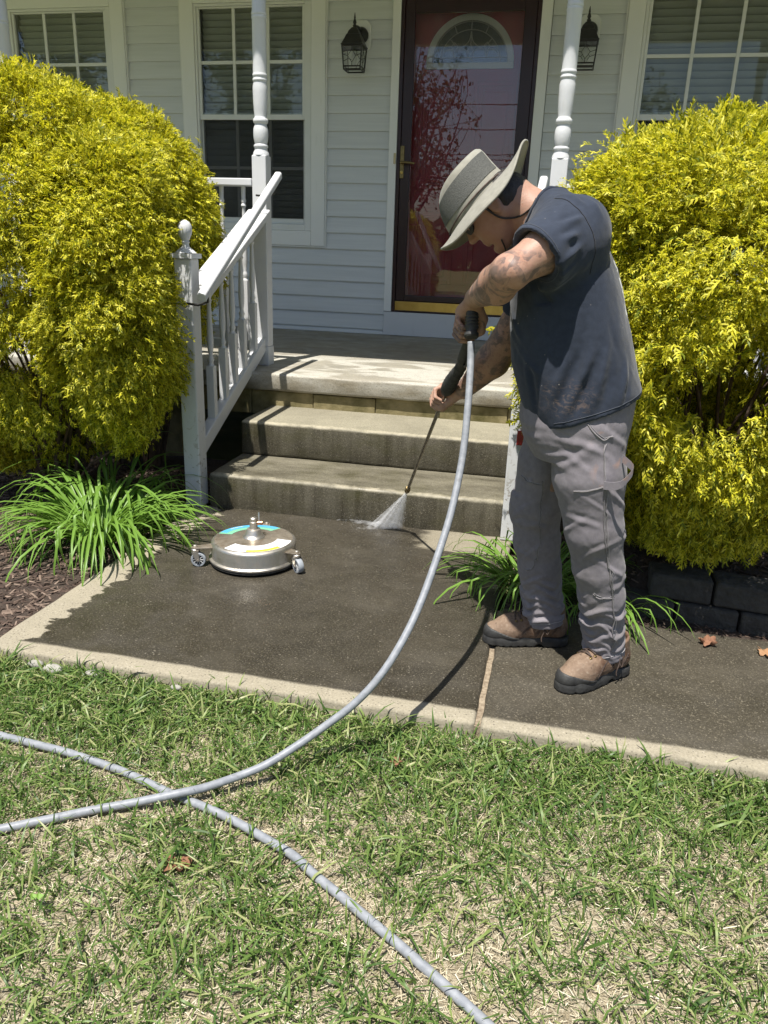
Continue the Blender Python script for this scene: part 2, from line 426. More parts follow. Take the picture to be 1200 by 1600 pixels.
def siding_mat():
    m = Mat('siding_vinyl'); g = m.noise((2, 2, 45), 5, dist=.6); st = m.noise((.9, 1, 6), 4)
    c = m.mix(m.ramp(g, [(.35, 0.0), (.7, 1.0)]), (.60, .62, .625), (.66, .68, .685))
    c = m.mix(m.math('MULTIPLY', m.ramp(st, [(.55, 0.0), (.8, 1.0)]), .22), c, (.48, .49, .49))
    isl = m.ramp(m.island, [(0, .95), (1, 1.03)]); c = m.mix(1.0, c, isl, 'MULTIPLY')
    m.set(c, .5, .35, normal=m.bump(g, .12, .004)); return m.m
def paint_mat(name='white_paint', base=(.76, .77, .77), dirt=.5):
    m = Mat(name); n1 = m.noise(5, 6); n2 = m.noise((30, 30, 4), 5)
    c = m.mix(m.math('MULTIPLY', m.ramp(n1, [(.5, 0.0), (.75, 1.0)]), dirt*.5), base, tuple(b*.72 for b in base))
    c = m.mix(m.math('MULTIPLY', m.ramp(n2, [(.62, 0.0), (.75, 1.0)]), dirt), c, (.44, .43, .38))
    m.set(c, m.ramp(n1, [(.3, .34), (.7, .55)]), .4, normal=m.bump(m.math('ADD', n2, m.noise(60, 3)), .12, .003)); return m.m
def old_paint():
    m = Mat('weathered_white_paint'); n1 = m.noise(6, 6); n2 = m.noise((45, 45, 7), 6); x, y, z = m.xyz()
    c = m.mix(m.math('MULTIPLY', m.ramp(n1, [(.45, 0.0), (.75, 1.0)]), .35), (.60, .61, .62), (.47, .48, .48))
    low = m.step(z, .55, .05)
    chip = m.math('MULTIPLY', m.ramp(m.noise(28, 6, dist=1.2), [(.60, 0.0), (.63, 1.0)]), m.math('ADD', m.math('MULTIPLY', low, .8), .12))
    c = m.mix(chip, c, (.27, .24, .2)); c = m.mix(m.math('MULTIPLY', m.ramp(n2, [(.6, 0.0), (.75, 1.0)]), .4), c, (.42, .41, .37))
    m.set(c, .5, .35, normal=m.bump(m.math('ADD', m.math('MULTIPLY', chip, -1), n2), .25, .002)); return m.m

M = {}
M['walk'] = concrete('walk_concrete', (.33, .295, .22), (.039, .034, .025), 'walk')
M['walk2'] = concrete('walk_concrete_damp', (.33, .295, .22), (.043, .038, .029), 'walk2')
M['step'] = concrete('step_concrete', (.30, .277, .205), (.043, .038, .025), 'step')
M['slab'] = concrete('porch_concrete', (.47, .455, .40), (.21, .185, .135), 'slab')
M['siding'] = siding_mat()
M['trim'] = paint_mat('white_trim', (.78, .785, .765), .12)
M['paint'] = paint_mat('white_post_paint', (.62, .63, .645), .25)
M['old'] = old_paint()
M['vinyl'] = simple('white_vinyl', (.74, .745, .73), (.68, .69, .67), 6, .35)
M['slat'] = simple('blind_slat', (.66, .66, .62), (.6, .6, .565), 4, .4)
M['room'] = simple('room_plaster', (.3, .29, .27), (.26, .25, .23), 4, .9)
M['glass'] = glass_mat('window_glass', (.92, .94, .93), 1.5, 1.1)
M['stormglass'] = glass_mat('storm_door_glass', (.93, .93, .94), 1.5, 1.7, .04)
M['maroon'] = simple('maroon_door_paint', (.42, .034, .046), (.36, .030, .040), 5, .35)
M['stormframe'] = simple('dark_maroon_metal', (.030, .010, .012), (.022, .008, .010), 8, .3)
M['brass'] = simple('brass', (.62, .44, .14), (.5, .34, .1), 14, .28, metal=1)
M['dullbrass'] = simple('aged_brass', (.30, .22, .10), (.2, .15, .07), 40, .4, metal=1)
M['black'] = simple('black_metal', (.012, .012, .012), (.02, .019, .018), 30, .38)
M['lead'] = simple('lead_came', (.5, .5, .47), (.42, .42, .4), 30, .4)
M['block'] = simple('foundation_block', (.085, .075, .022), (.30, .25, .13), 9, .8, (60, .4, .006))
M['shingle'] = simple('roof_shingle', (.07, .065, .06), (.12, .11, .1), 40, .9)
M['wallblock'] = simple('retaining_block_face', (.035, .033, .030), (.065, .062, .056), 22, .9, (35, .9, .02))
M['mulchsoil'] = simple('mulch_soil', (.035, .024, .017), (.07, .05, .038), 60, .95, (90, .8, .02))
def ramp_island(name, stops, rough=.7, bump=None):
    m = Mat(name); m.set(m.ramp(m.island, stops), rough, .3)
    if bump: m.set(normal=m.bump(m.noise(bump[0], 4), bump[1], bump[2]))
    return m.m
M['chips'] = ramp_island('bark_chips', [(0, (.03, .02, .015)), (.4, (.065, .043, .033)), (.75, (.12, .085, .065)), (1, (.24, .18, .14))], .85, (80, .6, .004))
M['grass'] = leafy('grass_blade', [(0, (.045, .095, .022)), (.3, (.085, .155, .034)), (.62, (.145, .225, .055)), (.85, (.23, .30, .09)), (1, (.40, .40, .20))], .42, .3)
M['straw'] = ramp_island('dry_thatch', [(0, (.28, .23, .145)), (.45, (.43, .37, .25)), (.8, (.54, .48, .35)), (1, (.64, .59, .46))], .8)
M['lily'] = leafy('lily_leaf', [(0, (.085, .18, .03)), (.5, (.15, .28, .045)), (1, (.23, .37, .075))], .38, .3)
M['cypress'] = leafy('golden_cypress', [(0, (.10, .15, .012)), (.22, (.27, .29, .02)), (.5, (.54, .51, .026)), (.8, (.72, .67, .05)), (1, (.80, .75, .14))], .5, .42)
M['bark'] = simple('brown_bark', (.07, .045, .03), (.13, .09, .065), 30, .9, (60, .6, .006))

# soil under the lawn
m = Mat('lawn_soil'); a = m.noise(7, 6); b = m.noise((130, 60, 60), 4, dist=1.5); c3 = m.noise((50, 160, 60), 4, dist=2)
c = m.mix(m.ramp(a, [(.35, 0.0), (.65, 1.0)]), (.25, .205, .13), (.42, .36, .255))
c = m.mix(m.ramp(b, [(.45, 0.0), (.62, .8)]), c, (.55, .49, .365)); c = m.mix(m.ramp(c3, [(.32, .85), (.46, 0.0)]), c, (.10, .085, .045))
m.set(c, .95, .2, normal=m.bump(m.math('ADD', b, c3), .8, .012)); M['soil'] = m.m
m = Mat('far_lawn'); m.set(m.mix(m.ramp(m.noise(3, 8), [(.35, 0.0), (.65, 1.0)]), (.09, .13, .035), (.22, .22, .10)), .95, .2); M['far'] = m.m
M['farleaf'] = leafy('far_tree_leaf', [(0, (.03, .055, .015)), (.6, (.055, .09, .022)), (1, (.09, .12, .03))], .6, .25)
M['asphalt'] = simple('asphalt', (.045, .045, .047), (.06, .06, .06), 50, .9)

# ------------------------------------------------------------------ ground, lawn, beds, walk
LAWN_Z = -.045
V = []; F = []
rad = [0, 6, 14, 40, 120, 400, 900]; n = 48
V.append((0, 0, -.10))
for r in rad[1:]:
    for k in range(n): V.append((r*math.cos(2*math.pi*k/n), r*math.sin(2*math.pi*k/n), -.10))
F = [(0, 1+k, 1+(k+1) % n) for k in range(n)]
for i in range(len(rad)-2):
    for k in range(n): F.append((1+i*n+k, 1+(i+1)*n+k, 1+(i+1)*n+(k+1) % n, 1+i*n+(k+1) % n))
tag(mesh_np('ground', V, F, M['far']), 'green lawn running out to the street behind the camera', kind='structure')
def sheet(name, x0, x1, y0, y1, z, step, amp, mat, label, fsc=3.0, edge=None):
    nx = int((x1-x0)/step)+1; ny = int((y1-y0)/step)+1
    X, Y = np.meshgrid(np.linspace(x0, x1, nx), np.linspace(y0, y1, ny), indexing='ij')
    P = np.stack([X, Y, np.zeros_like(X)], -1); Z = z+amp*fbm(P*fsc, 3)
    if edge is not None: Z = edge(X, Y, Z)
    Vv = np.stack([X, Y, Z], -1).reshape(-1, 3); I = np.arange(nx*ny).reshape(nx, ny)
    Fq = np.stack([I[:-1, :-1], I[1:, :-1], I[1:, 1:], I[:-1, 1:]], -1).reshape(-1, 4)
    return tag(mesh_np(name, Vv, Fq, mat, smooth=True), label, kind='structure')
def lawn_h(x, y):
    P = np.stack([x, y, np.zeros_like(x)], -1); return LAWN_Z+.014*fbm(P*3.0, 3)
sheet('lawn', -4.2, 3.6, -1.6, 1.90, LAWN_Z, .03, .014, M['soil'], 'patchy lawn soil with tan thatch showing through')
def bedz(X, Y, Z): return Z+np.where(X > .3, .155*np.clip((X-.3)/.1, 0, 1)*np.clip((Y-2.80)/.05, 0, 1), 0)-.05*np.clip((2.5-Y)/.3, 0, 1)*(X < .2)
sheet('mulch_bed', -4.5, -1.69, 1.91, 4.3, -.02, .04, .025, M['mulchsoil'], 'dark bark mulch bed left of the walk under the yellow shrubs')
sheet('mulch_bed', -.10, 3.6, 2.60, 4.3, -.012, .04, .02, M['mulchsoil'], 'dark bark mulch bed right of the steps behind the low block wall', edge=bedz)

def slab(name, x0, x1, y0, y1, z0, z1, mat, parent, b=.012, jit=.004, step=.05, label=None):
    """a cast slab: rounded, slightly uneven edges"""
    nx = max(2, int((x1-x0)/step)); ny = max(2, int((y1-y0)/step)); nz = max(2, int((z1-z0)/.04))
    g = G(); g.box(x0, x1, y0, y1, z0, z1); bm = bmesh.new()
    vs = [bm.verts.new(v) for v in g.V]; [bm.faces.new([vs[i] for i in f]) for f in g.F]
    ex = [e for e in bm.edges if abs(e.verts[0].co.x-e.verts[1].co.x) > 1e-6]
    ey = [e for e in bm.edges if abs(e.verts[0].co.y-e.verts[1].co.y) > 1e-6]
    bmesh.ops.bevel(bm, geom=list(bm.edges), offset=b, segments=3, profile=.5, affect='EDGES')
    for ax, (lo, hi), st in ((0, (x0, x1), step), (1, (y0, y1), step)):
        k = int((hi-lo)/st)
        for i in range(1, k):
            co = [0, 0, 0]; no = [0, 0, 0]; co[ax] = lo+(hi-lo)*i/k; no[ax] = 1
            bmesh.ops.bisect_plane(bm, geom=bm.verts[:]+bm.edges[:]+bm.faces[:], plane_co=co, plane_no=no)
    Vv = np.array([v.co[:] for v in bm.verts]); cx, cy = (x0+x1)/2, (y0+y1)/2
    nn = np.stack([noise(Vv*9+k*31) for k in range(3)], -1)+.6*np.stack([noise(Vv*31+k*31) for k in range(3)], -1)
    edge = np.clip(1-np.minimum.reduce([Vv[:, 0]-x0, x1-Vv[:, 0], Vv[:, 1]-y0, y1-Vv[:, 1]])/.05, 0, 1)
    Vv = Vv+nn*jit*edge[:, None]
    for v, c in zip(bm.verts, Vv): v.co = c
    bm.faces.ensure_lookup_table(); bm.verts.index_update()
    Ff = [tuple(v.index for v in f.verts) for f in bm.faces]; bm.free()
    o = mesh_np(name, Vv, Ff, mat, parent, True, 40)
    if label: o['label'] = label
    return o
walk = bpy.data.objects.new('walkway', None); COL.objects.link(walk); WL['walkway'] = np.zeros(3)
tag(walk, 'wet concrete walk in front of the porch steps with a dry pale edge', kind='structure')
slab('concrete_slab', -1.70, -.125, 1.88, 3.42, -.16, 0, M['walk'], walk, .012, .008)
slab('concrete_slab', -.108, 3.2, 1.872, 2.66, -.16, -.002, M['walk2'], walk, .012, .006)
g = G(); g.box(-.126, -.107, 1.885, 2.65, -.10, -.014)
g.obj('joint_filler', simple('joint_grit', (.16, .12, .08), (.34, .28, .2), 90, .95, (120, .8, .006)), walk)

# steps and porch slab ------------------------------------------------------
steps = thing('entry_steps', 'concrete front steps rising to the porch slab below the maroon door', 'steps', (-.9, 3.4, 0))
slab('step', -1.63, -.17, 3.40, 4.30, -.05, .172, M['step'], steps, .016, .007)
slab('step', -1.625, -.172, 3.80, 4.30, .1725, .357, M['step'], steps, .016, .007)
xs = [-2.2, -1.74, -1.36, -.99, -.62, -.24, .2]
for i in range(6):
    g = G(); g.box(xs[i]+.0012, xs[i+1]-.0012, 4.246+.004*(i % 2), 4.40, .30, .446-.003*(i % 3)); g.obj('foundation_block', M['block'], steps, bev=.006)
slab('porch_slab', -5.6, 4.2, 4.222, 6.70, .447, .5456, M['slab'], steps, .014, .006, .09)
for a, b in ((-5.5, -2.21), (.21, 4.1)): g = G(); g.box(a, b, 4.26, 4.4, -.05, .446); g.obj('foundation_wall', M['block'], steps)

# ------------------------------------------------------------------ house
YW = 6.647
house = thing('house', 'grey vinyl sided house front with white trimmed windows and a maroon door', 'house', (-.9, YW, .55))
D = (-1.496, -.30, .5456, 3.19)
Wins = dict(L=(-4.99, -3.764, 1.25, 3.17), Mi=(-3.261, -2.03, 1.25, 3.17), R=(.235, 1.50, 1.25, 3.17))
cols = [(-6.4, Wins['L'][0]), (Wins['L'][1], Wins['Mi'][0]), (Wins['Mi'][1], D[0]), (D[1], Wins['R'][0]), (Wins['R'][1], 4.4)]
low = [(-6.4, D[0]), (D[1], 4.4)]; zt = [2.266+.1292*k for k in range(-14, 12)]; zt[0] = .5466
sheath = G()
for a, b in cols: sheath.box(a, b, 6.665, 6.80, .44, 3.80)
for k in ('L', 'Mi', 'R'): a, b, c_, d = Wins[k]; sheath.box(a, b, 6.665, 6.80, .44, c_); sheath.box(a, b, 6.665, 6.80, d, 3.80)
sheath.box(D[0], D[1], 6.665, 6.80, D[3], 3.80)
sheath.obj('wall_sheathing', M['room'], house)
for i in range(len(zt)-1):
    z0, z1 = zt[i], zt[i+1]
    if z0 > 3.45: break
    segs = low if z1 < 1.27 else (cols if z0 < 3.16 else [(-6.4, 4.4)])
    if z0 < 3.16 <= z1: segs = cols
    for a, b in segs:
        g = G(); prof = [(6.664, z0), (6.6425, z0), (6.6415, z0+.006), (6.660, z1+.004), (6.664, z1+.004)]
        n = len(prof); V = [(a+.004, y, z) for y, z in prof]+[(b-.004, y, z) for y, z in prof]
        g.add(V, [tuple(range(n)), tuple(reversed(range(n, 2*n)))]+[((k+1) % n, k, n+k, n+(k+1) % n) for k in range(n)])
        g.obj('siding_board', M['siding'], house)
def frame(g, x0, x1, z0, z1, wl, wr, wb, wt, y0, y1):
    g.box(x0, x0+wl, y0, y1, z0, z1); g.box(x1-wr, x1, y0, y1, z0, z1)
    g.box(x0+wl, x1-wr, y0, y1, z0, z0+wb); g.box(x0+wl, x1-wr, y0, y1, z1-wt, z1)
slat_me = None
def window(x0, x1, z0, z1, gx0, gx1, cols_, blind=True):
    """double-hung window: casing, vinyl frame, two sashes with muntins, glass and a closed blind behind"""
    global slat_me
    w_ = bpy.data.objects.new('window', None); COL.objects.link(w_); w_.parent = house; WL[w_.name] = woff(house)
    g = G(); frame(g, x0, x1, z0, z1, .118, .118, .118, .118, 6.622, 6.664); g.obj('casing', M['trim'], w_, bev=.006)
    g = G(); frame(g, x0-.012, x1+.012, z0-.012, z1+.012, .011, .011, .011, .011, 6.632, 6.66); g.obj('channel', M['vinyl'], w_)
    a, b, c_, d = x0+.119, x1-.119, z0+.119, z1-.119
    g = G(); frame(g, a, b, c_, d, gx0-a-.022, b-gx1-.022, .05, .02, 6.630, 6.72); g.obj('frame', M['vinyl'], w_, bev=.004)
    mz = 2.247
    for (s0, s1, y0, scr) in ((mz-.03, d-.021, 6.640, False), (c_+.051, mz+.028, 6.668, True)):
        g = G(); frame(g, gx0-.021, gx1+.021, s0, s1, .022, .022, .045 if scr else .04, .03 if scr else .012, y0, y0+.026)
        g.obj('sash', M['vinyl'], w_, bev=.003)
        sz0 = s0+(.045 if scr else .04); sz1 = s1-(.03 if scr else .012); g = G()
        for k in range(1, cols_): xx = gx0+(gx1-gx0)*k/cols_; g.box(xx-.012, xx+.012, y0+.009, y0+.02, sz0, sz1)
        zz = (sz0+sz1)/2; 
        for k in range(cols_):
            xa = gx0+(gx1-gx0)*k/cols_+(.013 if k else 0); xb = gx0+(gx1-gx0)*(k+1)/cols_-(.013 if k < cols_-1 else 0)
            g.box(xa, xb, y0+.009, y0+.02, zz-.012, zz+.012)
        g.obj('muntin', M['vinyl'], w_)
        g = G(); g.box(gx0, gx1, y0+.021, y0+.024, sz0, sz1); g.obj('pane', M['glass'], w_)
        if scr:
            g = G(); g.box(gx0-.001, gx1+.001, y0-.010, y0-.0095, sz0-.001, sz1+.001); g.obj('insect_screen', M['screen'], w_)
    pitch_ = .050; base = None; zz = z00 = c_+.06
    while zz < d-.02:
        if base is None:
            g = G(); pr = []
            for t in np.linspace(-1, 1, 5): pr.append((-.004*(1-t*t)-.017*t, .0232*t))
            hw = (gx1-gx0)/2+.012; n = len(pr)
            cx_ = (gx0+gx1)/2; V = [(cx_+s*hw, 6.745+y+dy_, zz+z) for dy_ in (0, .0025) for s in (-1, 1) for y, z in pr]
            Fc = []
            for k in range(n-1): Fc += [(k, k+1, n+k+1, n+k), (2*n+k, 3*n+k, 3*n+k+1, 2*n+k+1)]
            Fc += [(0, n, 3*n, 2*n), (n-1, 3*n-1, 4*n-1, 2*n-1)]
            g.add(V, Fc); base = g.obj('slat', M['slat'], w_, True, 50, origin=((gx0+gx1)/2, 6.745, zz))
        else:
            copy_to(base, w_, (base.location.x, base.location.y, base.location.z+(zz-z00)), rot=(R_(random.uniform(-2, 2)), R_(random.uniform(-.15, .15)), 0))
        zz += pitch_
    return w_
m = Mat('screen_mesh'); t = m.n('ShaderNodeBsdfTransparent'); mx = m.n('ShaderNodeMixShader'); mx.inputs[0].default_value = .42
m.set((.02, .02, .02), .6); m.l(t.outputs[0], mx.inputs[1]); m.l(m.b.outputs[0], mx.inputs[2]); m.l(mx.outputs[0], m.out.inputs[0]); M['screen'] = m.m
window(*Wins['L'], -4.79, -3.95, 3); window(*Wins['Mi'], -3.10, -2.226, 3); window(*Wins['R'], .40, 1.335, 3)
g = G(); g.box(-6.4, 4.4, 9.0, 9.1, .4, 3.8); g.box(-6.5, -6.4, 6.81, 9.1, .4, 3.8); g.box(4.4, 4.5, 6.81, 9.1, .4, 3.8); g.box(-6.4, 4.4, 6.81, 9, 3.7, 3.8); g.box(-6.4, 4.4, 6.81, 9, .4, .5)
g.obj('interior_wall', M['room'], house)
# door surround
g = G(); g.box(D[0], D[0]+.064, 6.618, 6.664, .745, D[3]); g.box(D[1]-.078, D[1], 6.618, 6.664, .745, D[3]); g.box(D[0]+.064, D[1]-.078, 6.618, 6.664, 3.115, D[3])
g.obj('door_casing', M['trim'], house, bev=.005)
g = G(); g.box(D[0], D[1], 6.625, 6.665, .548, .742); g.obj('threshold_board', M['paint'], house, bev=.004)
sd = bpy.data.objects.new('storm_door', None); COL.objects.link(sd); sd.parent = house; WL[sd.name] = woff(house)
g = G(); frame(g, -1.431, -.379, .745, 3.113, .028, .028, .012, .02, 6.628, 6.668); g.obj('jamb', M['stormframe'], sd, bev=.003)
g = G(); frame(g, -1.402, -.408, .835, 3.092, .080, .095, .05, .145, 6.636, 6.664); g.obj('stile_frame', M['stormframe'], sd, bev=.006)
g = G(); g.box(-1.402, -.408, 6.632, 6.664, .758, .832); g.obj('kick_plate', M['brass'], sd, bev=.002)
g = G(); g.box(-1.321, -.504, 6.648, 6.652, .886, 2.946); g.obj('pane', M['stormglass'], sd)
hd = G(); hd.box(-1.400, -1.368, 6.624, 6.635, 1.79, 2.03); hd.obj('handle_plate', M['dullbrass'], sd, bev=.004)
g = G(); g.tube(bez([(-1.384, 6.63, 1.905), (-1.384, 6.585, 1.905), (-1.365, 6.578, 1.905), (-1.30, 6.578, 1.90), (-1.275, 6.58, 1.897)], 16), .010, 8); g.obj('handle', M['dullbrass'], sd, True)
g = G(); g.lathe([(.012, 0), (.012, .006), (.008, .008)], (-1.384, 6.624, 1.835), (0, -1, 0), 12); g.obj('lock', M['brass'], sd, True, 40)
g = G(); g.box(-1.452, -1.434, 6.611, 6.617, 1.895, 1.975); g.obj('strike_plate', simple('cream_plastic', (.55, .47, .28), None, 5, .4), sd, bev=.002)
ed = bpy.data.objects.new('entry_door', None); COL.objects.link(ed); ed.parent = house; WL[ed.name] = woff(house)
FC = (-.905, 2.633); FR = (.292, .285); FO = (.340, .330)   # fan light centre, glass and frame half axes
arc = lambda a, b, n=28: [(a*math.cos(math.pi*k/n), b*math.sin(math.pi*k/n)) for k in range(n+1)]
g = G(); ox, oz = FC
hole = [(x_+ox, z_+oz) for x_, z_ in arc(FR[0]+.01, FR[1]+.01)]; A0, A1, B0, B1 = -1.405, -.40, .79, 3.10
outer = []
for x_, z_ in hole:   # matching points on the outer rectangle
    dx, dz = x_-ox, max(z_-oz, 0); s = min((A1-ox)/max(dx, 1e-6) if dx > 0 else (A0-ox)/min(dx, -1e-6), (B1-oz)/max(dz, 1e-6)); outer.append((ox+dx*s, oz+dz*s))
g.band(outer, hole, (0, .045, 0), (0, 6.75, 0), closed=False)
g.box(A0, A1, 6.75, 6.795, B0, FC[1]-.0005)
g.obj('door_panel', M['maroon'], ed)
for (x0, x1) in ((-1.285, -.955), (-.855, -.525)):
    for (z0, z1) in ((1.72, 2.50), (.98, 1.58)):
        g = G(); frame(g, x0, x1, z0, z1, .03, .03, .03, .03, 6.740, 6.7495); frame(g, x0+.06, x1-.06, z0+.06, z1-.06, .015, .015, .015, .015, 6.743, 6.7495); g.obj('panel_moulding', M['maroon'], ed, bev=.004)
g = G(); O = (ox, 6.735, oz)
g.band(arc(*FO), arc(*FR), (0, .014, 0), O, closed=False); g.box(ox-FO[0], ox+FO[0], 6.735, 6.749, oz-.045, oz-.001)
fan = g.obj('fan_light', M['trim'], ed, bev=.004)
g = G(); g.band(arc(FR[0]+.008, FR[1]+.008)+[(0, -.0)], [(0, .1)]*30, (0, .004, 0), (ox, 6.76, oz), closed=True)
g = G(); q = [(x_+0, z_) for x_, z_ in arc(FR[0]+.008, FR[1]+.008)]; g.prism(q, (0, .004, 0), (ox, 6.757, oz)); g.obj('fan_glass', glass_mat('bevelled_glass', (.62, .70, .74), 1.5, 2.2, .25), fan)
g = G()
def came(pts, r=.0035): g.tube([(ox+a, 6.754, oz+b) for a, b in pts], r, 5)
came(arc(.235, .225)); came([(-.29, .035), (.29, .035)]); came(arc(.288, .28))
for s in (-1, 1):
    came(bez([(0, .215), (s*.01, .16), (s*.03, .13), (s*.07, .105), (s*.12, .11)], 14)); came(bez([(s*.02, .035), (s*.03, .08), (s*.07, .10), (s*.11, .08), (s*.125, .035)], 14))
    came(bez([(s*.125, .035), (s*.14, .085), (s*.18, .09), (s*.215, .06), (s*.22, .035)], 14)); came([(s*.10, .11), (s*.125, .14), (s*.15, .11), (s*.125, .08), (s*.10, .11)])
    came([(s*.15, .11), (s*.205, .115)]); came([(s*.12, .12), (s*.165, .165)]); came([(s*.11, .2), (s*.13, .25)])
came([(0, .225), (0, .285)]); came([(0, .12), (.022, .085), (0, .05), (-.022, .085), (0, .12)]); came([(0, .215), (0, .12)])
g.obj('came', M['lead'], fan)
# porch ceiling, header beam, gutter, roof
g = G(); g.box(-6.4, 4.4, 4.155, 6.645, 3.46, 3.50); g.obj('porch_ceiling', M['vinyl'], house)
g = G(); g.box(-6.2, 4.2, 4.50, 4.60, 3.20, 3.459); g.obj('porch_beam', M['trim'], house, bev=.006)
g = G(); g.box(-6.5, 4.5, 4.058, 4.152, 3.48, 3.60); g.obj('gutter', M['vinyl'], house, bev=.01)
g = G(); pr = [(4.04, 3.605), (6.66, 4.55), (6.66, 4.62), (4.04, 3.67)]
V = [(x_, y, z) for x_ in (-6.6, 4.6) for y, z in pr]; g.add(V, [(0, 1, 2, 3), (7, 6, 5, 4)]+[((k+1) % 4, k, 4+k, 4+(k+1) % 4) for k in range(4)]); g.obj('porch_roof', M['shingle'], house)
g = G(); g.box(-6.4, 4.4, 6.67, 13, 3.81, 6.2); g.obj('upper_storey', M['siding'], house)
# ------------------------------------------------------------------ porch posts
YP = 4.55
kz = lambda z: 1.25+(z-1.25)*.985
def porch_post(x, label):
    t = thing('porch_post', label, 'porch post', (x, YP, .5456), 'white turned porch posts')
    g = G(); b = .0425; g.box(x-b-.004, x+b+.004, YP-b-.004, YP+b+.004, .5456, .66); g.obj('base_block', M['old'], t, bev=.006)
    g = G(); g.box(x-b, x+b, YP-b, YP+b, .6605, kz(1.735)); g.obj('square_shaft', M['paint'], t, bev=.005)
    pr = [(.046, 1.735), (.044, 1.75), (.036, 1.765), (.036, 1.772), (.041, 1.78), (.041, 1.788), (.034, 1.795), (.036, 1.80), (.041, 1.825), (.0425, 1.85), (.041, 1.875), (.034, 1.895), (.033, 1.90), (.041, 1.906), (.043, 1.915), (.041, 1.926), (.034, 1.932),
          (.0335, 1.94), (.037, 1.965), (.0395, 2.01), (.041, 2.06), (.041, 2.09), (.037, 2.11), (.037, 2.114), (.041, 2.118), (.041, 2.126), (.038, 2.13), (.038, 2.138), (.041, 2.142), (.041, 2.15), (.0385, 2.154), (.038, 2.16), (.0385, 2.42), (.041, 2.424), (.041, 2.432), (.038, 2.437), (.041, 2.442), (.041, 2.452), (.038, 2.458), (.036, 2.9)]
    g = G(); g.lathe([(r, kz(z)) for r, z in pr], (x, YP, 0), n=28); g.obj('turned_shaft', M['paint'], t, True, 50)
    g = G(); g.box(x-b, x+b, YP-b, YP+b, kz(2.9)+.0005, 3.20); g.obj('head_block', M['paint'], t, bev=.004)
    return t
porch_post(-1.772, 'white turned porch post at the top of the left stair railing')
porch_post(-.0985, 'white turned porch post right of the maroon door by the right lantern')
porch_post(-3.365, 'white turned porch post at the far left edge beside the left window')
porch_post(1.58, 'white turned porch post behind the right yellow shrub')

# ------------------------------------------------------------------ stair railings and porch guard rails
def baluster_bm(zb, zt_, name, parent, x, y, mat):
    g = G(); L = zt_-zb; s = .019; q = .40*L
    g.box(x-s, x+s, y-s, y+s, zb, zb+q)
    pr = [(.018, q+.0005), (.012, q+.012), (.012, q+.018), (.017, q+.03), (.012, q+.045), (.010, q+.055), (.015, q+.09), (.0165, q+.13), (.014, q+.20), (.0105, L*.83), (.010, L*.86), (.016, L*.875), (.011, L*.89), (.016, L*.905), (.012, L*.92), (.014, L)]
    g.lathe([(r, zb+h) for r, h in pr], (x, y, 0), n=12)
    return g.obj(name, mat, parent, True, 40)
def stair_rail(side, label):
    sx = lambda y: (-1.695-.07*(y-3.4)) if side < 0 else (-.135+.03*(y-3.4))
    x0 = sx(3.40); inn = 1 if side < 0 else -1
    t = thing('stair_railing', label, 'railing', (x0, 3.40, 0), 'white wooden stair railings')
    g = G(); g.box(x0-.042, x0+.042, 3.36, 3.444, .001, 1.178); g.obj('newel_post', M['old'], t, bev=.006)
    g = G(); g.box(x0-.052, x0+.052, 3.350, 3.454, 1.1785, 1.199)
    g.lathe([(0.0500, 1.2010), (0.0300, 1.2185), (0.0180, 1.2275), (0.0160, 1.2425), (0.0202, 1.2478), (0.0168, 1.2549), (0.0218, 1.2646), (0.0302, 1.2822), (0.0328, 1.2998), (0.0302, 1.3191), (0.0218, 1.3332), (0.0084, 1.3411), (0.0008, 1.3420)], (x0, 3.402, 0), n=20)
    g.obj('ball_finial', M['old'], t, True, 35)
    P = lambda y, z: np.array([sx(y), y, z])
    zt_ = lambda y: .965+.405*(y-3.434); zb = lambda y: .315+.372*(y-3.434)
    def rail(y0, y1, zf, w_, h_, name, mat, dx=0, bv=.006):
        g = G(); V = []
        for y in (y0, y1):
            c_ = P(y, zf(y)); V += [c_+(dx-w_/2, 0, 0), c_+(dx+w_/2, 0, 0), c_+(dx+w_/2, 0, h_), c_+(dx-w_/2, 0, h_)]
        g.add(V, [(0, 1, 2, 3), (7, 6, 5, 4)]+[((k+1) % 4, k, 4+k, 4+(k+1) % 4) for k in range(4)]); return g.obj(name, mat, t, bev=bv)
    rail(3.446, 4.505, zt_, .135, .042, 'top_rail', M['paint']); rail(3.446, 4.505, lambda y: zb(y)-.085, .055, .085, 'bottom_rail', M['paint'])
    for y in (3.434+.03, 3.66, 3.84, 3.995, 4.154, 4.352): baluster_bm(zb(y)-.012, zt_(y)+.008, 'baluster', t, sx(y), y, M['paint'])
    hx = .122 if side < 0 else -.07
    h0 = P(3.27, 1.018)+(hx, 0, 0); h1 = P(4.50, 1.622)+(hx, 0, 0)
    g = G(); d = (h1-h0)/np.linalg.norm(h1-h0); nz = np.cross(d, (1, 0, 0)); nz = nz/np.linalg.norm(nz); nz = nz if nz[2] > 0 else -nz
    oct_ = [(-.021, -.013), (-.013, -.021), (.013, -.021), (.021, -.013), (.021, .013), (.013, .021), (-.013, .021), (-.021, .013)]
    V = [p+np.array([1.0, 0, 0])*a+nz*b for p in (h0, h1) for a, b in oct_]
    g.add(V, [tuple(range(8)), tuple(range(15, 7, -1))]+[((k+1) % 8, k, 8+k, 8+(k+1) % 8) for k in range(8)]); g.obj('handrail', M['paint'], t, bev=.004)
    for q in (.06, .93):
        p = h0+(h1-h0)*q; g = G(); g.tube([p+(0, 0, -.02), p+(0, 0, -.06), p+(-hx*.4, 0, -.075), p+(-hx*.9, 0, -.07)], .006, 6); g.obj('bracket', M['black'], t, True)
    return t
lr = stair_rail(-1, 'white wooden stair railing left of the steps with turned balusters and ball finial')
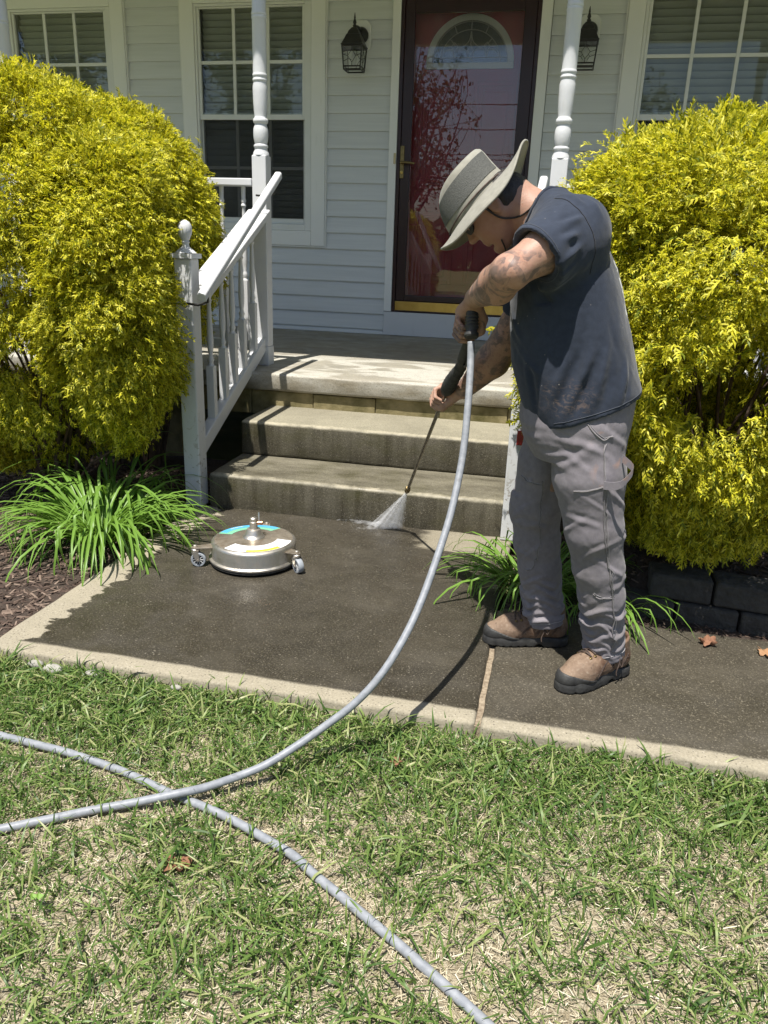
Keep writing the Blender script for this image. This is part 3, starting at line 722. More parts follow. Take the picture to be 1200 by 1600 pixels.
rr = stair_rail(1, 'white wooden stair railing right of the steps mostly hidden by the man and shrub')
g = G(); g.box(-.142, -.10, 3.345, 3.359, .455, .52); g.obj('reflector', simple('dark_red_plastic', (.25, .01, .015), None, 5, .25), rr, bev=.003)
def guard(x0, x1, label):
    t = thing('porch_guard_rail', label, 'railing', ((x0+x1)/2, YP, .5456), 'white porch guard rails')
    g = G(); g.box(x0, x1, YP-.045, YP+.045, 1.565, 1.605); g.obj('top_rail', M['paint'], t, bev=.005)
    g = G(); g.box(x0, x1, YP-.025, YP+.025, .64, .69); g.obj('bottom_rail', M['paint'], t, bev=.005)
    n = int((x1-x0)/.135); first = None
    for k in range(n):
        x = x0+(x1-x0)*(k+.5)/n
        if first is None: first = baluster_bm(.688, 1.57, 'baluster', t, x, YP, M['paint']); xf = x
        else: copy_to(first, t, (first.location.x+x-xf, first.location.y, first.location.z))
guard(-3.32, -1.818, 'white porch guard rail behind the left yellow shrubs')
guard(-.052, 1.535, 'white porch guard rail behind the right yellow shrub')

# ------------------------------------------------------------------ wall lanterns
def lantern(x, label):
    z = 2.53; yb = 6.645; yc = 6.46; xo = x+.012
    t = thing('wall_lantern', label, 'lantern', (x, yb, 2.8), 'black carriage lanterns beside the door')
    g = G(); a, b = .075, .105; c_ = .03
    g.prism([(-a, -b+c_), (-a+c_, -b), (a-c_, -b), (a, -b+c_), (a, b-c_), (a-c_, b), (-a+c_, b), (-a, b-c_)], (0, -.03, 0), (xo, yb, 2.80)); g.obj('mounting_block', M['vinyl'], t, bev=.006)
    g = G(); g.lathe([(.058, .0), (.058, .012), (.048, .03), (.03, .042)], (xo, yb-.0305, 2.80), (0, -1, 0), 20)
    g.tube(bez([(xo, yb-.06, 2.80), (xo, yb-.10, 2.83), (x, yc+.03, 2.83), (x, yc, 2.80)], 14), .013, 8); g.obj('arm', M['black'], t, True, 40)
    g = G(); hw = lambda q, zz: [(x-q, yc-q, zz), (x+q, yc-q, zz), (x+q, yc+q, zz), (x-q, yc+q, zz)]
    lev = [(.083, .158), (.086, .166), (.080, .172), (.060, .215), (.052, .235), (.046, .24), (.038, .262), (.020, .285), (.012, .29)]
    V = []; [V.extend(hw(q, z+h)) for q, h in lev]; n = len(lev)
    g.add(V, [(3, 2, 1, 0), tuple(4*(n-1)+k for k in range(4))]+[(4*i+k, 4*i+(k+1) % 4, 4*i+4+(k+1) % 4, 4*i+4+k) for i in range(n-1) for k in range(4)]); g.obj('roof', M['black'], t, bev=.003)
    g = G(); g.lathe([(.012, .2905), (.016, .30), (.009, .31), (.014, .32), (.010, .335), (.006, .345), (.0075, .352), (.002, .385), (.0005, .386)], (x, yc, z), n=12); g.obj('finial', M['black'], t, True, 50)
    g = G(); top, bot = .077, .064
    for sx in (-1, 1):
        for sy in (-1, 1): g.tube([(x+sx*bot, yc+sy*bot, z), (x+sx*top, yc+sy*top, z+.158)], .0055, 6)
    frame_ring = lambda q, zz: [g.tube([hw(q, zz)[k], hw(q, zz)[(k+1) % 4]], .0055, 6) for k in range(4)]
    frame_ring(bot, z); frame_ring(bot*1.02, z+.02); frame_ring(top, z+.155)
    for k in range(4):   # lead pattern on each face
        A, B = np.array(hw(bot, z)[k]), np.array(hw(bot, z)[(k+1) % 4]); Ct, Dt = np.array(hw(top, z+.158)[k]), np.array(hw(top, z+.158)[(k+1) % 4])
        f = lambda u, v: (A+(B-A)*u)*(1-v)+(Ct+(Dt-Ct)*u)*v
        for pts in ([(.5, 1), (.5, .82), (.72, .55), (.5, .28), (.5, .12)], [(.5, .82), (.28, .55), (.5, .28)], [(.72, .55), (.97, .62)], [(.28, .55), (.03, .62)]): g.tube([f(*p) for p in pts], .0022, 5)
    g.obj('cage', M['black'], t, True, 50)
    g = G(); V = hw(bot-.003, z+.004)+hw(top-.003, z+.152); g.add(V, [(k, (k+1) % 4, 4+(k+1) % 4, 4+k) for k in range(4)]); g.obj('lantern_glass', M['glass'], t)
    g = G(); g.lathe([(.014, .02), (.016, .05), (.016, .055), (.02, .07), (.022, .09), (.016, .115), (.004, .125)], (x, yc, z), n=12); g.obj('bulb', simple('frosted_bulb', (.6, .6, .57), None, 5, .3), t, True, 60)
lantern(-1.752, 'black lantern on the siding between the middle window and the door')
lantern(-.036, 'black lantern right of the door, partly hidden behind the porch post')

# ------------------------------------------------------------------ low block wall on the right
t = thing('retaining_wall', 'low dark concrete block wall edging the bed below the right shrub', 'wall', (.9, 2.7, 0))
x = .33; row = 0
for row in range(2):
    x = .30+.11*row
    while x < 2.6:
        w_ = random.uniform(.205, .225); yf = 2.752-.115*(x-.35)+.02*row+random.uniform(-.006, .006); a = -.115
        g = G(); g.box(x+.004, x+w_-.004, yf, yf+.13, -.03+.098*row, .064+.098*row)
        V = np.array(g.V); V[:, 1] += (V[:, 0]-x)*a; g.V = [tuple(v) for v in V]
        o = g.obj('block', M['wallblock'], t, bev=.012, seg=3); x += w_

# ------------------------------------------------------------------ scatter engine
def scatter(name, templates, pos, fr, sc, mat, parent=None):
    """many copies of small templates in one mesh; fr (n,3,3) columns = local axes"""
    n = len(pos); which = rng.integers(0, len(templates), n); Vs = []; Fs = []; off = 0
    for ti, (TV, TF) in enumerate(templates):
        I = np.where(which == ti)[0]
        if not len(I): continue
        W = np.einsum('nij,kj->nki', fr[I], TV)*sc[I][:, None, None]+pos[I][:, None, :]
        Vs.append(W.reshape(-1, 3)); k = len(TV); Fs.append((TF[None]+(np.arange(len(I))*k)[:, None, None]).reshape(-1, TF.shape[1])+off); off += len(I)*k
    return mesh_np(name, np.concatenate(Vs), np.concatenate(Fs), mat, parent)
def frames(fwd, upv):
    f = fwd/np.linalg.norm(fwd, axis=1)[:, None]; s = np.cross(upv, f); s /= np.linalg.norm(s, axis=1)[:, None]+1e-9; u = np.cross(f, s)
    return np.stack([f, s, u], -1)
def ribbon(path, w_):
    """flat ribbon of quads along a path in its xy plane"""
    P = np.asarray(path, float); T = np.gradient(P, axis=0); S = np.cross(np.tile([0, 0, 1.0], (len(P), 1)), T); S /= np.linalg.norm(S, axis=1)[:, None]+1e-9
    w_ = np.asarray(w_)[:, None]; V = np.stack([P-S*w_, P+S*w_], 1).reshape(-1, 3)
    return V, np.array([(2*i, 2*i+1, 2*i+3, 2*i+2) for i in range(len(P)-1)])
def join(parts):
    V = []; F = []; o = 0
    for v, f in parts: V.append(v); F.append(f+o); o += len(v)
    return np.concatenate(V), np.concatenate(F)
def sprig():
    L = .066; parts = []; bend = random.uniform(-.02, .02); dr = random.uniform(.012, .034)
    st = lambda t: np.array([L*t-.010*t**3, bend*t*t, .010*t-dr*t**2.2])
    parts.append(ribbon([st(t) for t in (0, .5, 1)], [.0026, .0032, .0012]))
    for k in range(7):
        t = .12+.82*k/7+random.uniform(-.03, .03); s = 1 if k % 2 else -1; l = random.uniform(.014, .026)*(1.15-.5*t); b = st(t)
        a = random.uniform(.5, .95); d = np.array([math.cos(a), s*math.sin(a), random.uniform(-.2, .7)])
        parts.append(ribbon([b, b+d*l*.6, b+d*l+np.array([.004, 0, -random.uniform(.003, .010)])], [.0020, .0031, .0010]))
    return join(parts)
def tris(VF):
    """quads to triangles, the pointed last quad of each ribbon to one triangle"""
    V, F = VF; T = []
    for i, f in enumerate(F):
        if i % 2 == 0: T += [(f[0], f[1], f[2]), (f[0], f[2], f[3])]
        else: T.append((f[0], f[1], f[2]))
    return V, np.array(T)
SPR = [tris(sprig()) for _ in range(10)]
def clump_mesh(kind, seed, nsp=230):
    """a palm-sized spray of drooping thread foliage; local z = out of the bush, x = downhill"""
    r = np.random.default_rng(seed); q = np.sqrt(r.random(nsp)); a = r.uniform(0, 6.283, nsp)
    pos = np.column_stack([.135*q*np.cos(a), .135*q*np.sin(a), .035*(1-q*q)-.12*r.random(nsp)**1.6])
    sub_ = r.normal(size=(9, 3))*np.array([.07, .07, .01]); k = r.integers(0, 9, nsp); pull = r.random(nsp)[:, None]*.65
    pos = pos*(1-pull)+(sub_[k]+r.normal(size=(nsp, 3))*np.array([.022, .022, .028]))*pull
    if kind == 'side': f = np.array([.55, 0, .75])+r.normal(size=(nsp, 3))*.42
    else: f = np.column_stack([np.cos(a)*.6, np.sin(a)*.6, np.full(nsp, .62)])+r.normal(size=(nsp, 3))*.42
    upv = (np.array([-.7, 0, .5]) if kind == 'side' else np.array([0, 0, 1.0]))+r.normal(size=(nsp, 3))*.5
    fr = frames(f, upv); sc = r.uniform(.42, .95, nsp); which = r.integers(0, len(SPR), nsp); V = []; F = []; o = 0
    for i in range(nsp):
        tv, tf = SPR[which[i]]; V.append(pos[i]+(tv*sc[i])@fr[i].T); F.append(tf+o); o += len(tv)
    ob = mesh_np('foliage_spray', np.concatenate(V), np.concatenate(F), M['cypress']); me = ob.data; bpy.data.objects.remove(ob); return me
CLM = {'side': [clump_mesh('side', 100+i) for i in range(7)], 'top': [clump_mesh('top', 200+i) for i in range(4)]}
def bush(label, lobes, ncl, trunk, big=1.0, group='golden yellow cypress shrubs'):
    t = thing('golden_shrub', label, 'shrub', trunk, group); base = np.array(trunk)
    area = [a[1][0]*a[1][2]+a[1][1]*a[1][2]+a[1][0]*a[1][1] for a in lobes]; tips = []; count = 0
    for li, (c_, r, e) in enumerate(lobes):
        c_ = np.array(c_); r = np.array(r); n = int(ncl*area[li]/sum(area)); acc = []; tries = 0
        while len(acc) < n and tries < 60000:
            tries += 1; u = rng.normal(size=3); u /= np.linalg.norm(u)
            if u[1] > .45 and rng.random() < .6: continue          # thinner on the side towards the house
            q = u/((np.abs(u)**e).sum()**(1/e)); inner = rng.random() < .22
            lump = 1+.07*float(fbm(u[None]*2.4+li*9, 2)[0])+.06*float(fbm(u[None]*5.5+li*5, 2)[0])
            P = c_+q*r*lump*(rng.uniform(.62, .82) if inner else 1-.05*rng.random())
            k = np.clip((c_[2]-P[2])/r[2], 0, 1)**1.3*.15; P[:2] = c_[:2]+(P[:2]-c_[:2])*(1-k)
            if any((np.abs((P-np.array(c2))/np.array(r2_))**e2).sum() < .22 for lj, (c2, r2_, e2) in enumerate(lobes) if lj != li): continue
            if P[2] < .13: continue
            if not inner and len(acc) < n*.8 and any(np.linalg.norm(P-p[0]) < .085 for p in acc): continue
            nn = q/r; nn[2] -= .25*k; nn /= np.linalg.norm(nn); acc.append((P, nn))
        for P, nn in acc:
            kind = 'top' if nn[2] > .72 else 'side'; me = CLM[kind][rng.integers(len(CLM[kind]))]
            nn = nn+rng.normal(size=3)*.16; nn /= np.linalg.norm(nn)
            dn_ = np.array([0, 0, -1.0])-nn*(-nn[2]); 
            if np.linalg.norm(dn_) < .2: dn_ = np.cross(nn, rng.normal(size=3))
            dn_ = dn_/np.linalg.norm(dn_)+np.cross(nn, dn_)*rng.normal()*.25; dn_ /= np.linalg.norm(dn_); sd_ = np.cross(nn, dn_)
            o = bpy.data.objects.new('foliage_spray', me); COL.objects.link(o); o.parent = t; s_ = rng.uniform(.85, 1.25)*big
            Mx = Matrix(((dn_[0], sd_[0], nn[0], 0), (dn_[1], sd_[1], nn[1], 0), (dn_[2], sd_[2], nn[2], 0), (0, 0, 0, 1)))
            o.matrix_local = Matrix.Translation(Vector(P-base)) @ Mx @ Matrix.Scale(s_, 4); tips.append(P)
    g = G(); tips = np.array(tips)
    for k in range(46):
        e_ = tips[rng.integers(len(tips))]; b_ = base+np.array([random.uniform(-.12, .12), random.uniform(-.1, .1), 0]); mid = b_+(e_-b_)*.5+np.array([0, 0, .12])+rng.normal(size=3)*.04; e2 = b_+(e_-b_)*.94
        p_ = bez([b_, mid, e2], 7); g.tube(p_, 1, 5, False, radii=np.linspace(.012, .0025, len(p_)))
    g.obj('branch', M['bark'], t, True)
    return t
bush('large golden yellow shrub left of the steps in front of the porch railing', [((-2.54, 3.42, 1.04), (.72, .60, .89), 2.4), ((-1.955, 3.20, 1.0), (.32, .37, .62), 2.1)], 300, (-2.5, 3.45, 0))
bush('golden yellow shrub close behind the left one, rounding over the stair rail', [((-2.38, 4.06, 1.20), (.50, .36, .70), 2.2)], 190, (-2.35, 4.05, 0))
bush('large golden yellow shrub right of the steps behind the man', [((.56, 3.12, .95), (.66, .70, .74), 2.5), ((.22, 3.14, .95), (.36, .42, .66), 2.3)], 300, (.6, 3.35, .12), big=1.03)
bush('golden yellow shrub close behind the right one, filling up to the porch railing', [((.66, 3.80, 1.02), (.62, .42, .78), 2.3)], 170, (.66, 3.8, 0))
# dead brown tuft hanging from the right shrub
pos = np.array([.50, 2.86, .40])+rng.normal(size=(60, 3))*np.array([.012, .012, .045]); n = 60
tag(scatter('dead_branch', SPR, pos, frames(np.tile([.1, -.15, -1.0], (n, 1))+rng.normal(size=(n, 3))*.25, rng.normal(size=(n, 3))), rng.uniform(.6, 1.0, n), ramp_island('dead_foliage', [(0, (.28, .17, .08)), (1, (.5, .33, .18))], .8)), 'dead brown sprig hanging under the right yellow shrub', 'twig')

# ------------------------------------------------------------------ day lilies: every leaf a part
def lily_leaf(L, w_, lift, droop):
    n = 9; T = np.linspace(0, 1, n); V = []; F = []
    ang = lift-(lift+droop)*T**1.25-(R_(random.uniform(35, 80)) if random.random() < .28 else 0)*(T > random.uniform(.55, .8)); P = np.zeros((n, 3))
    for i in range(1, n): a = ang[i]; P[i] = P[i-1]+np.array([math.cos(a), 0, math.sin(a)])*L/(n-1)
    for i, t in enumerate(T):
        a = ang[i]; ww = w_*(1-.35*(1-t)**3)*max(.04, 1-t**3.2); nrm = np.array([-math.sin(a), 0, math.cos(a)])
        V += [P[i]+(0, ww, 0)+nrm*ww*.35, P[i], P[i]+(0, -ww, 0)+nrm*ww*.35]
    for i in range(n-1):
        for k in range(2): F.append((3*i+k, 3*i+k+1, 3*i+4+k, 3*i+3+k))
    return np.array(V), np.array(F)
LEAVES = []
def clump(label, x, y, z, num, size, seed, upright=.0):
    t = thing('daylily', label, 'plant', (x, y, z), 'green day lily clumps')
    r = np.random.default_rng(seed)
    for i in range(num):
        a = r.uniform(0, 2*math.pi); q = r.random(); rad_ = .13*math.sqrt(r.random()); kind = r.integers(0, 10)
        if len(LEAVES) < 10:
            L = .46+.22*r.random(); V, F = lily_leaf(L, .0058+.0026*r.random(), R_(r.uniform(40, 82)), R_(r.uniform(40, 85)))
            o = mesh_np('leaf', V, F, M['lily'], None, True); LEAVES.append(o); o.parent = t
        else: o = LEAVES[kind].copy(); COL.objects.link(o); o.parent = t
        o.location = (rad_*math.cos(a)*1.1, rad_*math.sin(a), 0); s = size*r.uniform(.65, 1.1)
        o.rotation_euler = (R_(r.uniform(-12, 12)), R_(r.uniform(-14, 10)-upright*q*30), a+r.uniform(-.35, .35)); o.scale = (s, s*1.15, s)
    for k in range(max(3, num//30)):
        o = LEAVES[r.integers(0, 10)].copy(); o.data = DRY; COL.objects.link(o); o.parent = t; a = r.uniform(0, 6.283); o['label'] = 'withered tan leaf'
        o.location = (.1*math.cos(a), .1*math.sin(a), 0); s = size*r.uniform(.5, .8); o.rotation_euler = (0, R_(r.uniform(5, 30)), a); o.scale = (s, s, s)
    return t
V, F = lily_leaf(.42, .0055, R_(40), R_(70)); _o = mesh_np('leaf', V, F, simple('withered_leaf', (.36, .27, .13), (.45, .36, .2), 30, .8), None, True); DRY = _o.data; bpy.data.objects.remove(_o)
clump('bright green day lily clump spilling over the walk corner left of the steps', -1.90, 2.86, -.01, 290, .92, 3)
clump('green day lily clump beside the steps behind the man\'s legs', .0, 2.88, -.01, 170, .72, 5)
clump('green day lily clump behind the man\'s near boot by the block wall', .24, 2.80, -.01, 70, .62, 8)
clump('dark day lily clump shaded under the left yellow shrub', -2.05, 3.22, -.01, 70, .95, 11, .6)

# ------------------------------------------------------------------ mulch chips
def chipset(name, xy, zf, mat, label, smin, smax):
    n = len(xy); V0 = np.array([(-1, -.22, 0), (1, -.16, .05), (1, .2, .0), (-1, .25, .04), (-.9, -.1, .16), (.9, -.05, .18), (.85, .12, .14), (-.85, .15, .2)])
    F0 = np.array([(4, 5, 6, 7), (0, 1, 5, 4), (1, 2, 6, 5), (2, 3, 7, 6), (3, 0, 4, 7)])
    z = zf(xy[:, 0], xy[:, 1]); pos = np.column_stack([xy, z]); a = rng.uniform(0, 6.283, n)
    f = np.column_stack([np.cos(a), np.sin(a), rng.normal(size=n)*.25])
    return tag(scatter(name, [(V0, F0)], pos, frames(f, np.tile([0, 0, 1.0], (n, 1))+rng.normal(size=(n, 3))*.3), rng.uniform(smin, smax, n), mat), label, kind='stuff')
n = 9000; xy = np.column_stack([rng.uniform(-3.2, -1.70, n), rng.uniform(1.93, 4.0, n)]); xy = xy[xy[:, 0] < -1.715]
chipset('mulch', xy, lambda x, y: -.018+.025*fbm(np.stack([x, y, x*0], -1)*3, 3), M['chips'], 'shredded dark bark mulch covering the left bed', .008, .024)
n = 4500; xy = np.column_stack([rng.uniform(-.1, 2.4, n), rng.uniform(2.68, 3.6, n)])
chipset('mulch', xy, lambda x, y: bedz(x, y, -.010+.02*fbm(np.stack([x, y, x*0], -1)*3, 3)), M['chips'], 'shredded dark bark mulch covering the right bed', .008, .022)

# ------------------------------------------------------------------ lawn: blades and thatch (the hose's path is needed here, to press the grass flat under it)
hp_ = [(-.2505, 2.268, 1.004), (-.247, 2.255, .96), (-.243, 2.232, .915), (-.238, 2.185, .823), (-.237, 2.125, .697), (-.248, 2.035, .561), (-.271, 1.94, .442), (-.299, 1.845, .336), (-.334, 1.765, .255), (-.375, 1.71, .190), (-.428, 1.675, .130), (-.488, 1.64, .082), (-.543, 1.600, .045), (-.607, 1.543, .015), (-.661, 1.506, -.004), (-.726, 1.445, -.008), (-.788, 1.400, -.006), (-.89, 1.355, -.022), (-.969, 1.316, -.028), (-1.06, 1.253, -.028), (-1.128, 1.209, -.028), (-1.30, 1.12, -.028), (-1.62, 1.02, -.03), (-1.95, 1.06, -.03), (-2.12, 1.27, -.03), (-2.0, 1.48, -.03), (-1.75, 1.55, -.03),
       (-1.492, 1.527, -.03), (-1.368, 1.517, -.03), (-1.247, 1.508, -.03), (-1.123, 1.495, -.03), (-.958, 1.465, -.031), (-.802, 1.422, -.032), (-.66, 1.385, -.031), (-.528, 1.334, -.03), (-.455, 1.303, -.029), (-.383, 1.256, -.030), (-.251, 1.179, -.031), (-.133, 1.104, -.031), (-.004, 1.019, -.031), (.098, .942, -.031), (.25, .80, -.031), (.38, .60, -.031), (.42, .3, -.031), (.3, -.2, -.031), (.5, -.9, -.031)]
hb = bez(hp_, 460); wob = np.stack([noise(hb*6+k*9) for k in range(3)], -1)*np.array([.004, .004, .002])*(np.clip(.2-hb[:, 2], 0, .2)/.2)[:, None]; hb = hb+wob
def near_hose(x, y, rad_):
    q = hb[(hb[:, 2] < .012) & (np.abs(hb[:, 0]) < 2.7)][::2]; out = np.zeros(len(x), bool)
    for p in q: out |= (x-p[0])**2+(y-p[1])**2 < rad_**2
    return out
def blade(h, lean):
    T = np.array([0, .4, .75, 1.0]); P = np.stack([h*np.sin(lean*T)*T, 0*T, h*T*np.cos(lean*T*.9)], -1); W_ = np.array([.0013, .0017, .0012, .0002])
    V = np.stack([P+np.outer(W_, [0, 1, 0]), P-np.outer(W_, [0, 1, 0])], 1).reshape(-1, 3)
    return V, np.array([(2*i, 2*i+1, 2*i+3, 2*i+2) for i in range(3)])
def lawn_pts(n, x0, x1, y0, y1, dens):
    xy = np.column_stack([rng.uniform(x0, x1, n), rng.uniform(y0, y1, n)])
    return xy[rng.random(n) < dens(xy[:, 0], xy[:, 1])]
def dens(x, y):
    P = np.stack([x, y, x*0], -1); f = fbm(P*2.2, 3)+.8*fbm(P*9+4, 2)
    edge = np.clip((y-1.25)/.5, 0, 1); d = .35+.45*f+.42*edge+.25*np.clip((-x-.3), 0, 1)*np.clip(y-.9, 0, 1)
    return np.clip(d, .03, 1)
n = 185000
xy = lawn_pts(n, -2.6, 2.0, .35, 1.875, dens)
cl = rng.normal(size=(len(xy), 2))*.004; xy = xy+cl; xy = xy[~(near_hose(xy[:, 0], xy[:, 1], .030) & (rng.random(len(xy)) < .90))]; tc_ = np.column_stack([rng.uniform(-2.2, 1.6, 70), rng.uniform(.6, 1.86, 70)]); xt = (tc_[rng.integers(0, 70, 1700)]+rng.normal(size=(1700, 2))*.016); xt = xt[xt[:, 1] < 1.872]; xt = xt[~near_hose(xt[:, 0], xt[:, 1], .02)]; nt_ = len(xy); xy = np.concatenate([xy, xt]); n = len(xy)
tuft = noise(np.column_stack([xy*26, np.zeros(n)])); a = rng.uniform(0, 6.283, n)+tuft*2.5
T = [blade(h, l) for h, l in ((.048, .5), (.054, .9), (.042, 1.25), (.060, 1.35), (.037, .25), (.050, 1.6))]
f = np.column_stack([np.cos(a), np.sin(a), np.zeros(n)])
tall = 1+.10*np.clip((xy[:, 1]-1.5)/.35, 0, 1)
z = lawn_h(xy[:, 0], xy[:, 1])-.004
upv = np.tile([0, 0, 1.0], (n, 1))+rng.normal(size=(n, 3))*.38
tag(scatter('grass', T, np.column_stack([xy, z]), frames(f, upv), np.clip(rng.lognormal(-.12, .28, n), .4, 1.9)*tall*(.85+.35*np.clip(tuft+.3, 0, 1))*np.where(np.arange(n) < nt_, 1, 1.2), M['grass']), 'short patchy green lawn grass in front of the walk', kind='stuff')
n = 120000; xy = np.column_stack([rng.uniform(-2.6, 2.0, n), rng.uniform(.35, 1.87, n)]); a = rng.uniform(0, 6.283, n)
TS = []
for L, c_ in ((.016, .004), (.023, -.008), (.012, .003), (.030, .010)):
    P = [(L*(t-.5), c_*(t-.5)**2*4, .003*math.sin(t*3)) for t in (0, 1)]; TS.append(ribbon(P, [.0008, .0006]))
f = np.column_stack([np.cos(a), np.sin(a), rng.normal(size=n)*.22])
tag(scatter('thatch', TS, np.column_stack([xy, lawn_h(xy[:, 0], xy[:, 1])+rng.uniform(-.001, .010, n)]), frames(f, np.tile([0, 0, 1.0], (n, 1))+rng.normal(size=(n, 3))*.4), rng.uniform(.6, 1.2, n), M['straw']), 'dry tan thatch lying between the grass blades', kind='stuff')
# coarser grass further out, only there for other viewpoints
n = 26000; xy = np.column_stack([rng.uniform(-4.1, 3.5, n), rng.uniform(-1.5, 1.87, n)]); out = (xy[:, 0] < -2.55) | (xy[:, 0] > 1.95) | (xy[:, 1] < .38); xy = xy[out]; n = len(xy); a = rng.uniform(0, 6.283, n)
tag(scatter('grass', T, np.column_stack([xy, lawn_h(xy[:, 0], xy[:, 1])-.004]), frames(np.column_stack([np.cos(a), np.sin(a), 0*a]), np.tile([0, 0, 1.0], (n, 1))+rng.normal(size=(n, 3))*.3), rng.uniform(.9, 1.8, n), M['grass']), 'lawn grass around and behind the camera', kind='stuff')

# fallen leaves, weed, stones -------------------------------------------------
def dry_leaf(label, p, s, rot, mat, curl, cat='leaf'):
    n = 40; V = [(0, 0, .1*curl)]; 
    for k in range(n):
        t = 2*math.pi*k/n; r = (.55+.45*abs(math.cos(2.5*t)))*(1+.12*math.sin(9*t)); 
        V += [(r*.55*math.cos(t), r*.5*math.sin(t), curl*(.35*math.sin(2*t)+.25)*.6), (r*math.cos(t), r*.85*math.sin(t), curl*(.9*abs(math.sin(1.5*t+.6))+.15*math.sin(7*t)))]
    F = [(0, 1+2*k, 1+2*((k+1) % n)) for k in range(n)]+[(1+2*k, 2+2*k, 2+2*((k+1) % n), 1+2*((k+1) % n)) for k in range(n)]
    V = np.array(V)*s; c_, sn = math.cos(rot), math.sin(rot); V = np.column_stack([V[:, 0]*c_-V[:, 1]*sn, V[:, 0]*sn+V[:, 1]*c_, V[:, 2]-V[:, 2].min()])+np.array(p)
    o = mesh_np('dry_leaf', V, F, mat, None, True, origin=p); sl = o.modifiers.new('t', 'SOLIDIFY'); sl.thickness = .0006
    return tag(o, label, cat)
br = simple('dry_leaf_brown', (.15, .065, .035), (.25, .125, .07), 60, .8, (90, .6, .003))
dry_leaf('curled red-brown leaf on the walk in front of the block wall', (.60, 2.565, .001), .034, .6, br, .7)
dry_leaf('orange-brown leaf on the walk at the right edge of the view', (.785, 2.545, .001), .036, 2.2, simple('dry_leaf_orange', (.28, .145, .07), (.34, .20, .10), 60, .8), .45)
dry_leaf('small reddish leaf in the grass just below the walk', (-.305, 1.675, -.022), .018, 1.2, br, .6)
dry_leaf('crumpled orange leaf flattened in the bare lawn below the hose crossing', (-.692, 1.215, -.036), .030, .3, simple('dry_leaf_rust', (.15, .065, .035), (.25, .12, .065), 120, .85), .8)
w_ = G()
for s in (-1, 1):
    V = []; n = 12
    for k in range(n): t = 2*math.pi*k/n; V.append((-.914+s*.007+.008*math.cos(t), 1.05+.007*math.sin(t), -.010+.003*math.cos(t*2)+s*.002))
    w_.add(V, [tuple(range(n))])
w_.tube([(-.914, 1.05, -.04), (-.914, 1.05, -.006)], .0012, 5)
tag(w_.obj('weed_seedling', simple('seedling_green', (.13, .24, .03), (.17, .29, .045), 40, .5)), 'tiny two-leaved bright green seedling in the lower left lawn', 'weed')
stm = simple('pale_stone', (.26, .25, .22), (.36, .35, .31), 40, .9, (50, .6, .005))
for i, (x, y, s) in enumerate(((-1.50, 1.855, .020), (-1.43, 1.842, .026), (-1.30, 1.852, .018), (-1.02, 1.85, .013))):
    bm = bmesh.new(); bmesh.ops.create_icosphere(bm, subdivisions=2, radius=1); V = np.array([v.co[:] for v in bm.verts]); F = [tuple(v.index for v in f.verts) for f in bm.faces]; bm.free()
    V = V*(1+.25*noise(V*1.3+i*7))[:, None]*np.array([s*1.4, s*.8, s*.6])+np.array([x, y, -.02])
    tag(mesh_np('stone', V, F, stm, None, True, origin=(x, y, -.03)), ['pale stone against the walk edge, nearest the left corner', 'largest pale stone against the walk edge by the grass', 'third pale stone from the left along the walk edge', 'smallest pale pebble along the walk edge'][i], 'stone', 'stones along the walk edge')

# ------------------------------------------------------------------ what stands across the street, seen mirrored in the door glass
def far_tree(label, x, y, h, crown, leafn, spread, seed, name='street_tree'):
    t = thing(name, label, 'tree', (x, y, -.1), 'trees across the street'); r = np.random.default_rng(seed)
    g = G(); g.tube(bez([(x, y, -.1), (x+.05, y, h*.3), (x-.1, y+.1, h*.6)], 10), 1, 8, radii=np.linspace(.22, .12, len(bez([(0, 0, 0), (0, 0, 1), (0, 0, 2)], 10)))); g.obj('trunk', M['bark'], t, True)
    g = G(); tips = []
    for k in range(46):
        a = r.uniform(0, 6.283); e_ = np.array([x+spread*math.cos(a)*r.uniform(.3, 1), y+spread*math.sin(a)*r.uniform(.3, 1), r.uniform(crown, h)]); b = np.array([x, y, r.uniform(h*.22, h*.6)])
        p = bez([b, (b+e_)/2+r.normal(size=3)*.3, e_], 8); g.tube(p, 1, 5, False, radii=np.linspace(.06, .012, len(p))); tips.append(p[2:])
        for j in range(3):
            q = p[r.integers(3, len(p))]; e3 = q+r.normal(size=3)*np.array([.8, .8, .6]); g.tube([q, (q+e3)/2+r.normal(size=3)*.1, e3], .012, 4, False); tips.append(np.array([q, e3, (q+e3)/2]))
    g.obj('limb', M['bark'], t, True)
    tips = np.concatenate(tips); pos = tips[r.integers(0, len(tips), leafn)]+r.normal(size=(leafn, 3))*.16
    V0 = np.array([(0, -.4, 0), (.5, -.5, .1), (1, 0, 0), (.5, .5, .1)]); d = r.normal(size=(leafn, 3))
    scatter('crown', [(V0, np.array([(0, 1, 2, 3)]))], pos, frames(d, r.normal(size=(leafn, 3))), r.uniform(.08, .16, leafn), M['farleaf'], t)
far_tree('thinly leafed tree across the street mirrored at the left of the door glass', -5.6, -15, 8.2, 3.2, 3000, 2.3, 4)
far_tree('leafy tree across the street mirrored at the right of the door glass', 1.6, -18, 7.2, 2.2, 5200, 1.7, 9)
far_tree('dense tree far left across the street mirrored in the left window', -19, -15, 10, .8, 9000, 3.6, 12)
far_tree('dense tree left across the street mirrored in the middle window', -11.3, -15.5, 10.5, .8, 9000, 3.2, 14)
n = 26000; xx = rng.uniform(-90, 70, n); hh = 3.4+1.5*fbm(np.column_stack([xx*.12, 0*xx, 0*xx]), 3)
pos = np.column_stack([xx, rng.uniform(-52, -46, n), rng.random(n)**.8*hh]); V0 = np.array([(0, -.4, 0), (.5, -.5, .1), (1, 0, 0), (.5, .5, .1)])
